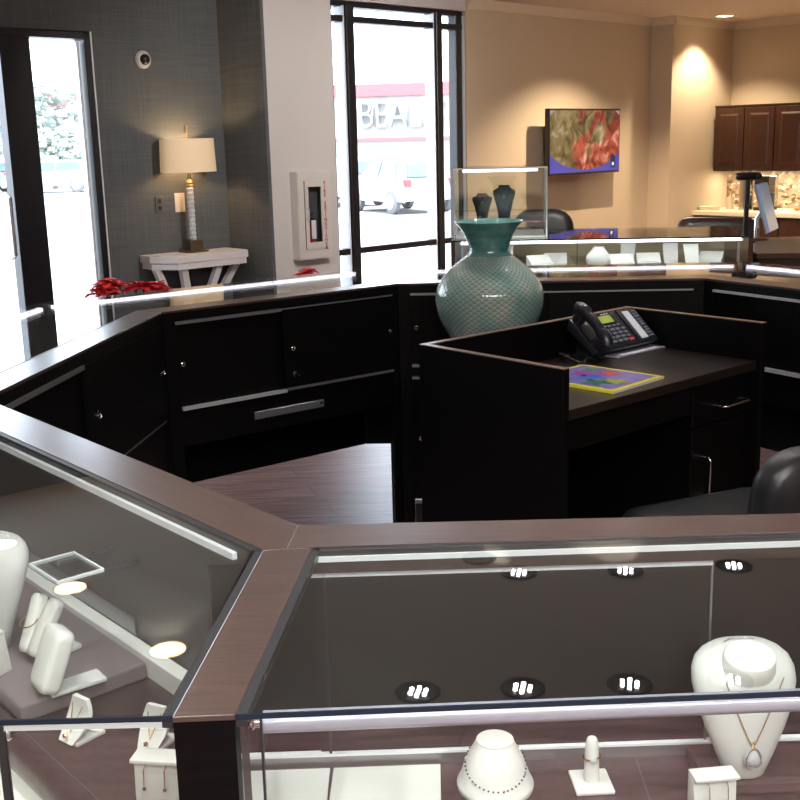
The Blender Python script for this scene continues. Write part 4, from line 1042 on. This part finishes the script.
# ------------------------------------------------------------------ fire extinguisher cabinet
fp = W0 - U * 2.948
t = thing('fire_extinguisher_cabinet', 'white wall cabinet with glass slot lettered FIRE EXTINGUISHER', 'cabinet', (fp.x, fp.y, 1.0), AW)
hw, hh, dp = .135, .275, .075
bm_ = MB(); bm_.box(-hw, hw, -dp, -dp + .012, -hh, -hh + .06); bm_.box(-hw, hw, -dp, -dp + .012, hh - .05, hh); bm_.box(-hw, -hw + .045, -dp, -dp + .012, -hh + .06, hh - .05); bm_.box(hw - .03, hw, -dp, -dp + .012, -hh + .06, hh - .05)
bm_.build('door_frame', 'white_enamel', t)
bm_ = MB(); bm_.box(-hw - .006, -hw, -dp + .004, 0, -hh - .004, hh + .004); bm_.box(hw, hw + .006, -dp + .004, 0, -hh - .004, hh + .004); bm_.box(-hw, hw, -dp + .004, 0, hh, hh + .006); bm_.box(-hw, hw, -dp + .004, 0, -hh - .006, -hh); bm_.box(-hw, hw, -.004, -.001, -hh, hh)
bm_.build('case', 'white_enamel', t)
dr = MB(); 
dr.box(-.085, -.058, -dp - .006, -dp - .0005, -.215, .225); dr.box(.048, .112, -dp - .006, -dp - .0005, -.215, .225); dr.box(-.058, .048, -dp - .006, -dp - .0005, .185, .225); dr.box(-.058, .048, -dp - .006, -dp - .0005, -.215, -.17)
dro = dr.build('door', 'white_enamel', t)
MB().box(-.058, .048, -dp - .003, -dp - .001, -.17, .185).build('window_pane', 'pane', dro)
MB().tube([(-.071, -dp - .006, -.03), (-.071, -dp - .022, -.025), (-.071, -dp - .022, .045), (-.071, -dp - .006, .05)], .004, 8).build('handle', 'steel', dro, 40)
MB().box(-.1, .1, -.0095, -.0045, -.25, .25).build('inner_back', 'dark_box', t)
txt = 'FIRE EXTINGUISHER'
for i, chh in enumerate(txt):
    if chh == ' ': continue
    lt = text_mb(chh, .031, .001, .0007); lt.xf(Matrix.Translation((.080, -dp - .0066,   .206 - i * .0262)))
    lt.build('letter', 'red', dro, label='red letter ' + chh)
q = W0 - U * 2.950 + tn * .034
e = thing('fire_extinguisher', 'small red extinguisher with white tag inside the wall cabinet', 'extinguisher', (q.x, q.y, .7205), AW)
MB().lathe([(0, .028), (.022, .028), (.0235, .034), (.0235, .20), (.019, .225), (.010, .235), (0, .235)], 24).build('cylinder', 'ext_red', e, 50)
MB().lathe([(0, 0.006), (.02, 0.006), (.02, .028), (0, .028)], 18).build('base_ring', 'ext_red', e, 40)
MB().box(-.012, .02, -.012, .012, .236, .268, .002).build('valve', 'black', e)
MB().tube([(-.012, 0, .268), (-.018, 0, .283), (.02, 0, .298)], .004, 8).build('lever', 'black', e)
MB().box(-.024, .014, -.0290, -.0268, .13, .25).build('tag', 'tag_white', e, label='white inspection tag')

# ------------------------------------------------------------------ console table and lamp
ct = (-1.30, 7.085); 
t = thing('console_table', 'white console table with clipped corners and four curved legs', 'table', (ct[0], ct[1], 0), AG)
pts = [(-.29, .14), (-.29, .02), (-.19, -.15), (.33, -.15), (.35, -.10), (.35, .14)]
MB().prism([(x * 1.0, y) for x, y in pts], .755, .80, .003).build('tabletop', 'console', t)
MB().prism([(x * .965, y * .96) for x, y in pts], .715, .7545, .002).build('apron', 'console', t)
for x0, y0, x1, y1 in ((-.26, .0, -.10, .05), (-.13, -.10, -.04, .0), (.13, -.10, .02, .0), (.30, -.05, .10, .05)):
    rings = []
    for k in range(13):
        q = k / 12; z = .7145 - .66 * q; s = math.sin(q * PI / 2) ** 1.0
        # sweep inwards then back out to the foot
        x = x0 + (x1 - x0) * math.sin(min(1, q * 1.25) * PI / 2); y = y0 + (y1 - y0) * s
        h = .022
        rings.append([(x - h, y - h, z), (x + h, y - h, z), (x + h, y + h, z), (x - h, y + h, z)])
    MB().loft(rings).build('leg', 'console', t, 30)
MB().prism([(-.20, .12), (-.20, -.02), (-.12, -.08), (.12, -.08), (.20, -.02), (.20, .12)], 0, .054, .003).build('plinth', 'console', t)
lp = (-1.293, 7.135)
t = thing('table_lamp', 'crystal column table lamp with oval linen shade on the white console', 'lamp', (lp[0], lp[1], .8005), AG)
MB().box(-.075, .075, -.06, .06, 0, .012, .002).build('base_plate', 'brass_dark', t)
MB().box(-.045, .045, -.04, .04, .0121, .075, .003).build('base_block', 'brass_dark', t)
cc = MB()
rings = []
for k in range(25):
    q = k / 24; rr = .020 + .0045 * (k % 2)
    rings.append([(rr * math.cos(2 * PI * i / 8 + q * 6), rr * math.sin(2 * PI * i / 8 + q * 6), .076 + .335 * q) for i in range(8)])
cc.loft(rings); cc.build('crystal_column', 'crystal', t)
MB().lathe([(0, .411), (.024, .411), (.026, .418), (.020, .425), (.024, .435), (.018, .450), (.010, .456), (.010, .505), (0, .505)], 20).build('collar', 'brass', t, 40)
sh = MB(); n = 48
def el(a, b, z): return [(a * math.cos(2 * PI * i / n), b * math.sin(2 * PI * i / n), z) for i in range(n)]
sh.loft([el(.188, .135, .500), el(.180, .130, .705), el(.178, .128, .705), el(.186, .133, .500)], closed=True)
sh.build('lamp_shade', 'shade', t, 40)
MB().tube([(0, 0, .505), (0, 0, .72), (0, 0, .735)], [.004, .004, .008], 10).build('rod', 'brass', t)
MB().tube([(0, 0, .735), (0, 0, .775), (0, 0, .785)], [.008, .011, .009], 12).build('finial', 'brass', t, 50)
MB().ico((0, 0, .58), .024, 2, (1, 1, 1.3)).build('bulb', emis('lamp bulb', (1, .72, .4), 10.), t, 60)

def plate(name, label, cat, s, z, mat, w_, h_, mouth):
    q = GC + UG * s + VG * .0
    t = thing(name, label, cat, (q.x, q.y, z), AG)
    MB().box(-w_, w_, -.008, -.0005, -h_, h_, .002).build('cover_plate', mat, t)
    for zz in mouth: MB().box(-.012, .012, -.0105, -.0082, zz - .013, zz + .013, .001).build('socket' if len(mouth) > 1 else 'rocker', mat if len(mouth) == 1 else 'black', t)
plate('light_switch', 'cream light switch left of the lamp column', 'switch', -.392, 1.11, 'plate_white', .036, .060, (0,))
plate('wall_outlet', 'dark grey wall outlet left of the light switch', 'outlet', -.541, 1.105, 'plate_grey', .028, .050, (-.022, .022))
q = GC - UG * .585
t = thing('security_camera', 'small white dome security camera on the blue-grey wall', 'camera', (q.x, q.y, 1.98), AG)
MB().lathe([(0, .0005), (.052, .0005), (.054, .012), (.046, .026), (.036, .032), (0, .032)], 32).xf(Matrix.Rotation(PI / 2, 4, 'X')).build('housing', 'white_enamel', t, 50)
MB().lathe([(0, .0325), (.033, .0325), (.029, .045), (.016, .055), (0, .058)], 28).xf(Matrix.Rotation(PI / 2, 4, 'X')).build('lens_dome', 'black', t, 50)

# ------------------------------------------------------------------ poinsettias
def poinsettia(label, loc, n, w_, d_, h, seed, stand_h):
    random.seed(seed)
    t = thing('poinsettia', label, 'potted plant', loc, R(30))
    MB().lathe([(0, 0), (.09, 0), (.12, .16), (.125, .165), (.115, .17), (.11, .15), (0, .15)], 28).build('pot', 'pot', t, 40)
    lv = MB(); pt_ = MB(); ct_ = MB(); sm = MB()
    def leaf(m, c, a, el_, L, wd):
        d = Vector((math.cos(a) * math.cos(el_), math.sin(a) * math.cos(el_), math.sin(el_))); s_ = Vector((-math.sin(a), math.cos(a), 0)); up = d.cross(s_) * -1
        P = Vector(c)
        pts = []
        for q, w2 in ((0, .08), (.3, .85), (.55, 1.), (.8, .6), (1, 0.03)):
            dr_ = -L * .35 * q * q
            pts.append((P + d * L * q + Vector((0, 0, dr_)), w2 * wd))
        for (p, a_), (q2, b_) in zip(pts, pts[1:]):
            m.quad(p - s_ * a_, p + Vector((0, 0, -.004)), q2 + Vector((0, 0, -.004)), q2 - s_ * b_); m.quad(p + Vector((0, 0, -.004)), p + s_ * a_, q2 + s_ * b_, q2 + Vector((0, 0, -.004)))
    for k in range(n):
        a = random.uniform(0, 2 * PI); r_ = math.sqrt(random.random())
        c = (w_ * r_ * math.cos(a), d_ * r_ * math.sin(a), h - .05 * r_ * r_ + random.uniform(-.02, .02))
        for ly, (L, wd, e0, cnt) in enumerate(((.075, .022, .15, 7), (.05, .017, .6, 6))):
            for i in range(cnt): leaf(pt_, c, 2 * PI * i / cnt + ly * .4 + random.uniform(-.2, .2), e0 + random.uniform(-.2, .2), L * random.uniform(.8, 1.15), wd)
        ct_.ico((c[0], c[1], c[2] + .010), .003, 1)
        for i in range(6): leaf(lv, (c[0], c[1], c[2] - .05), 2 * PI * i / 6 + random.uniform(-.4, .4), random.uniform(-.3, .2), .085, .026)
        sm.tube([(c[0] * .12, c[1] * .12, .15), (c[0] * .7, c[1] * .7, (h + .15) / 2), c], .004, 6)
    sm.build('stems', 'leaf', t)
    lv.build('leaves', 'leaf', t); pt_.build('petals', 'petal', t); ct_.build('flower_centres', 'gold', t)
    return t
s_ = thing('plant_stand', 'low dark plant stand holding the big poinsettia near the door', 'stand', (-1.20, 4.95, 0))
MB().lathe([(0, 0), (.13, 0), (.13, .02), (.04, .03), (.04, .36), (.13, .37), (.13, .39), (0, .39)], 28).build('pillar', 'espresso', s_, 40)
poinsettia('wide red poinsettia spreading in front of the glass door', (-1.20, 4.95, .3905), 13, .17, .13, .485, 5, .39)
s_ = thing('plant_stand', 'small dark plant stand below the fire extinguisher cabinet', 'stand', (-.545, 6.75, 0))
MB().lathe([(0, 0), (.12, 0), (.12, .02), (.04, .03), (.04, .25), (.12, .26), (.12, .28), (0, .28)], 28).build('pillar', 'espresso', s_, 40)
poinsettia('red poinsettia tip showing below the fire extinguisher cabinet', (-.545, 6.75, .2805), 4, .06, .06, .43, 9, .28)

# ------------------------------------------------------------------ kitchenette
ak = AW - PI / 2
t = thing('wall_cabinet', 'row of dark cherry upper cabinets with raised-panel doors', 'cabinet', (KC.x, KC.y, 0), ak)
KW = 2.1; kz0, kz1 = 1.125, 1.69
MB().box(.035, KW, -.33, -.002, kz0, kz1, .002).build('carcass', 'cab_wood', t)
MB().box(.035, KW, -.345, -.325, kz1 - .002, kz1 + .012, .003).build('cornice', 'cab_wood', t)
nd = 7; dw = (KW - .05) / nd
for i in range(nd):
    x0 = .045 + i * dw; x1 = x0 + dw - .008
    d_ = MB().box(x0, x1, -.350, -.3305, kz0 + .01, kz1 - .012, .003).build('door', 'cab_wood', t)
    pn = MB(); iw = .05
    pn.loft([[(x0 + iw, -.3502, kz0 + .06), (x1 - iw, -.3502, kz0 + .06), (x1 - iw, -.3502, kz1 - .062), (x0 + iw, -.3502, kz1 - .062)], [(x0 + iw + .018, -.358, kz0 + .078), (x1 - iw - .018, -.358, kz0 + .078), (x1 - iw - .018, -.358, kz1 - .08), (x0 + iw + .018, -.358, kz1 - .08)]])
    pn.build('raised_panel', 'cab_wood', d_)
t = thing('base_cabinet', 'dark lower kitchenette cabinets under the cream counter', 'cabinet', (KC.x, KC.y, 0), ak)
MB().box(.002, KW, -.58, -.002, .08, .742).build('carcass', 'cab_wood', t)
MB().box(.002, KW, -.54, -.01, 0, .079).build('toe_kick', 'black', t)
for i in range(5):
    x0 = .012 + i * .415; MB().box(x0, x0 + .405, -.598, -.5805, .10, .72, .003).build('door', 'cab_wood', t)
tag(MB().box(.0, KW + .01, -.62, -.0215, .743, .782, .004).build('kitchen_counter', 'stone_top'), 'cream stone kitchenette counter', 'counter'); o = bpy.data.objects['kitchen_counter']; o.location = (KC.x, KC.y, 0); o.rotation_euler = (0, 0, ak)
o = struct(MB().box(.0, KW + .01, -.012, -.001, .743, kz0 - .001).build('trim_5', 'mosaic'), (KC.x, KC.y, 0), ak, 'stone mosaic backsplash')
km = Matrix.Translation((KC.x, KC.y, 0)) @ Matrix.Rotation(ak, 4, 'Z')
def kp(x, y, z=.7825): return tuple(km @ Vector((x, y, z)))
t = thing('serving_tray', 'white rounded tray at the left end of the kitchenette counter', 'tray', kp(.10, -.48), ak)
m = MB(); m.loft([ellipse_ring(0, 0, z, a, b, 32, 4) for z, a, b in ((0, .08, .06), (.03, .095, .07), (.032, .095, .07), (.03, .09, .066), (.008, .08, .058))]); m.build('dish', 'ceramic', t, 50)
MB().box(-.05, .05, -.03, .03, .0085, .022, .004).build('napkin_pile', 'white', t)
t = thing('utensil_cup', 'glass cup holding wooden utensils beside the white tray', 'cup', kp(.20, -.30), ak)
MB().lathe([(0, 0), (.035, 0), (.040, .11), (.037, .11), (.032, .006), (0, .006)], 24).build('cup', 'ceramic', t, 40)
for i, (a, b) in enumerate(((-.02, .01), (.015, -.01), (.0, .02))):
    MB().tube([(a * .5, b * .5, .01), (a * 1.6, b * 1.6, .13), (a * 2.1, b * 2.1, .17)], [.004, .004, .010], 8).build('wooden_spoon', 'cookie', t, 50)
t = thing('canister', 'tall steel canister behind the scanner stand', 'canister', kp(.36, -.30), ak)
MB().lathe([(0, 0), (.065, 0), (.065, .26), (0, .26)], 28).build('body', 'steel_can', t, 40)
MB().lathe([(0, .2605), (.068, .2605), (.068, .285), (.012, .292), (.012, .31), (0, .31)], 28).build('lid', 'steel_can', t, 40)
t = thing('coffee_maker', 'silver and black coffee maker beside the canister', 'coffee maker', kp(.55, -.30), ak)
MB().box(-.07, .07, -.09, .09, 0, .03, .004).build('base', 'black', t); MB().box(-.07, .07, .03, .09, .031, .30, .004).build('tower', 'steel_can', t); MB().box(-.07, .07, -.09, .029, .22, .30, .006).build('brew_head', 'black', t)
MB().lathe([(0, .031), (.045, .031), (.055, .09), (.04, .15), (0, .15)], 24, (0, -.03, 0)).build('carafe', 'car_glass', t, 40)
t = thing('pastry_stand', 'tiered stand heaped with brown pastries on the cream counter', 'cake stand', kp(.92, -.32), ak)
MB().lathe([(0, 0), (.09, 0), (.09, .008), (.012, .012), (.012, .09), (.075, .092), (.075, .10), (.01, .102), (.01, .17), (.05, .172), (.05, .18), (0, .18)], 28).build('tiers', 'ceramic', t, 40)
random.seed(4); cm = MB()
for z, r_, n_ in ((.022, .066, 10), (.114, .052, 8), (.194, .028, 5)):
    for i in range(n_): a = 2 * PI * i / n_; cm.ico((r_ * math.cos(a), r_ * math.sin(a), z), .019, 1, (1, 1, .7), .1)
o = cm.build('pastries', 'cookie', t, 60); o['kind'] = 'stuff'

# ------------------------------------------------------------------ ceiling lights
def can(x, y, kind, label, z=CZ):
    t = thing('ceiling_light', label, 'ceiling light', (x, y, z), 0, 'recessed ceiling lights')
    if kind == 'cool':
        MB().lathe([(.055, -.001), (.085, -.001), (.085, -.006), (.075, -.010), (.055, -.004)], 32, ring=True).build('trim_ring', 'baffle', t, 40)
        MB().lathe([(0, -.001), (.0545, -.001), (.0545, -.003), (0, -.003)], 28).build('baffle', 'black', t, 40)
        c = MB()
        for i in range(6): a = 2 * PI * i / 6 + .3; c.lathe([(0, -.0032), (.0085, -.0032), (.0085, -.008), (0, -.009)], 14, (.031 * math.cos(a), .031 * math.sin(a), 0))
        c.lathe([(0, -.0032), (.0085, -.0032), (.0085, -.008), (0, -.009)], 14)
        c.build('led_cluster', 'led_cool', t, 40)
    elif kind == 'warm':
        MB().lathe([(.072, -.001), (.090, -.001), (.090, -.005), (.080, -.008), (.072, -.004)], 32, ring=True).build('trim_ring', 'can_trim', t, 40)
        MB().lathe([(0, -.001), (.0715, -.001), (.0715, -.003), (0, -.003)], 28).build('reflector', 'led_warm', t, 40)
        MB().lathe([(0, -.0032), (.020, -.0032), (.018, -.008), (0, -.010)], 20).build('lamp', 'warm_centre', t, 40)
    else:
        MB().lathe([(.055, -.001), (.085, -.001), (.085, -.006), (.075, -.010), (.055, -.004)], 32, ring=True).build('trim_ring', 'baffle', t, 40)
        MB().lathe([(0, -.001), (.0545, -.001), (.0545, -.003), (0, -.003)], 28).build('baffle', 'gasket', t, 40)
    return t
def spot(x, y, w_, col, ang=120, blend=.6, r_=.012, aim=None):
    l = bpy.data.lights.new('can and fill spot', 'SPOT'); l.energy = w_; l.color = col; l.spot_size = R(ang); l.spot_blend = blend; l.shadow_soft_size = r_
    o = bpy.data.objects.new('can_and_fill_spot', l); C.objects.link(o); o.location = (x, y, CZ - .02)
    if aim is not None:
        o.rotation_euler = (Vector(aim) - Vector(o.location)).to_track_quat('-Z', 'Y').to_euler()
    return o
COOL = (1., .97, .96); WARM = (1., .80, .56)
cool = [(.04, 3.77), (.43, 3.78), (.83, 3.79), (1.21, 3.80), (.54, 4.91), (1.04, 4.90), (1.56, 4.93)]
for i, (x, y) in enumerate(cool):
    row = 'row nearest the viewer' if i < 4 else 'second row'
    can(x, y, 'cool', 'LED cluster ceiling light, ' + ['first', 'second', 'third', 'fourth'][i if i < 4 else i - 4] + ' from left in the ' + row)
    spot(x, y, 14, COOL)
can(.37, 5.11, 'off', 'unlit dark ceiling light behind the lit rows')
for i, (x, y) in enumerate(((-.97, 4.18), (-1.56, 4.86), (-2.09, 5.47))):
    can(x, y, 'warm', 'warm ceiling light reflected in the near-left glass, ' + ['nearest', 'middle', 'farthest'][i]); spot(x, y, 7, WARM)
DLX, DLY = 2.86, 9.98
can(DLX, DLY, 'warm', 'warm ceiling light by the kitchenette wall, visible at top right'); spot(DLX, DLY, 90, WARM, 110, .5, .03)
for i, (x, y) in enumerate(((1.9, 8.6), (3.6, 8.2), (4.8, 8.0))):
    can(x, y, 'warm', 'warm ceiling light over the back room, ' + ['near the television', 'by the kitchenette', 'at the far right'][i]); spot(x, y, 190, WARM)
FILL_NEUT = (1., .93, .86)  # fill spots added inside existing fixtures to brighten the far walls
spot(.54, 4.91, 155, FILL_NEUT, 70, .9, .012, (-.65, 7.35, 1.35))
spot(1.04, 4.90, 120, FILL_NEUT, 75, .9, .012, (.9, 9.0, 1.3))
spot(-.97, 4.18, 22, FILL_NEUT, 80, .9, .012, (-1.5, 7.2, 1.3))
# light under the kitchenette's wall cabinets
_a = bpy.data.lights.new('cabinet light', 'AREA'); _a.shape = 'RECTANGLE'; _a.size = 1.9; _a.size_y = .04; _a.energy = 14; _a.color = (1, .82, .58)
_o = bpy.data.objects.new('cabinet_light', _a); C.objects.link(_o); _o.location = kp(1.05, -.20, 1.118); _o.rotation_euler = (0, 0, ak)
for x, y in ((-.25, 1.0), (.55, .95), (-1.0, 1.6), (.2, .3), (-.62, 1.15)):  # unseen spots without fixtures, added above the near cases to brighten them
    spot(x, y, 34, COOL)

# ------------------------------------------------------------------ added fill, lamp glow, sun, sky, camera
def area(loc, sx, sy, w_, col, rot=(0, 0, 0)):
    l = bpy.data.lights.new('fill light', 'AREA'); l.shape = 'RECTANGLE'; l.size = sx; l.size_y = sy; l.energy = w_; l.color = col
    o = bpy.data.objects.new('fill_light', l); C.objects.link(o); o.location = loc; o.rotation_euler = rot; return o
area((.6, -.9, 2.40), 2.4, 1.2, 150, (1., .97, .96))  # unseen fill added behind the camera to brighten the foreground
pl_ = bpy.data.lights.new('lamp glow', 'POINT'); pl_.energy = 8; pl_.color = (1, .68, .36); pl_.shadow_soft_size = .03
o = bpy.data.objects.new('lamp_glow', pl_); C.objects.link(o); o.location = (lp[0], lp[1], .80 + .61)
su = bpy.data.lights.new('sun', 'SUN'); su.energy = 9.; su.angle = R(1); su.color = (1, .97, .92)
o = bpy.data.objects.new('sun', su); C.objects.link(o); o.rotation_euler = Vector((-.25, .62, -.75)).to_track_quat('-Z', 'Y').to_euler()
wd = bpy.data.worlds.new('sky'); bpy.context.scene.world = wd; wd.use_nodes = True
bg = wd.node_tree.nodes['Background']; bg.inputs[0].default_value = (.80, .90, 1., 1); bg.inputs[1].default_value = 7.

cam = bpy.data.cameras.new('camera'); co = bpy.data.objects.new('camera', cam); C.objects.link(co)
cam.sensor_width = 36; cam.lens = 1110 / 800 * 36; cam.clip_start = .05; cam.clip_end = 400
p, r = R(13.06), R(-1.43)
rt = Vector((1, 0, 0)); fw = Vector((0, math.cos(p), -math.sin(p))); up = Vector((0, math.sin(p), math.cos(p)))
A = rt * math.cos(r) + up * math.sin(r); U2 = up * math.cos(r) - rt * math.sin(r)
co.matrix_world = Matrix(((A.x, U2.x, -fw.x, 0), (A.y, U2.y, -fw.y, 0), (A.z, U2.z, -fw.z, 1.45), (0, 0, 0, 1)))
sc = bpy.context.scene; sc.camera = co
sc.view_settings.view_transform = 'Standard'; sc.view_settings.look = 'None'; sc.view_settings.exposure = 0.3
sc.cycles.max_bounces = 10; sc.cycles.transparent_max_bounces = 24; sc.cycles.diffuse_bounces = 4; sc.cycles.glossy_bounces = 4
sc.cycles.caustics_reflective = False; sc.cycles.caustics_refractive = False; sc.cycles.sample_clamp_indirect = 6
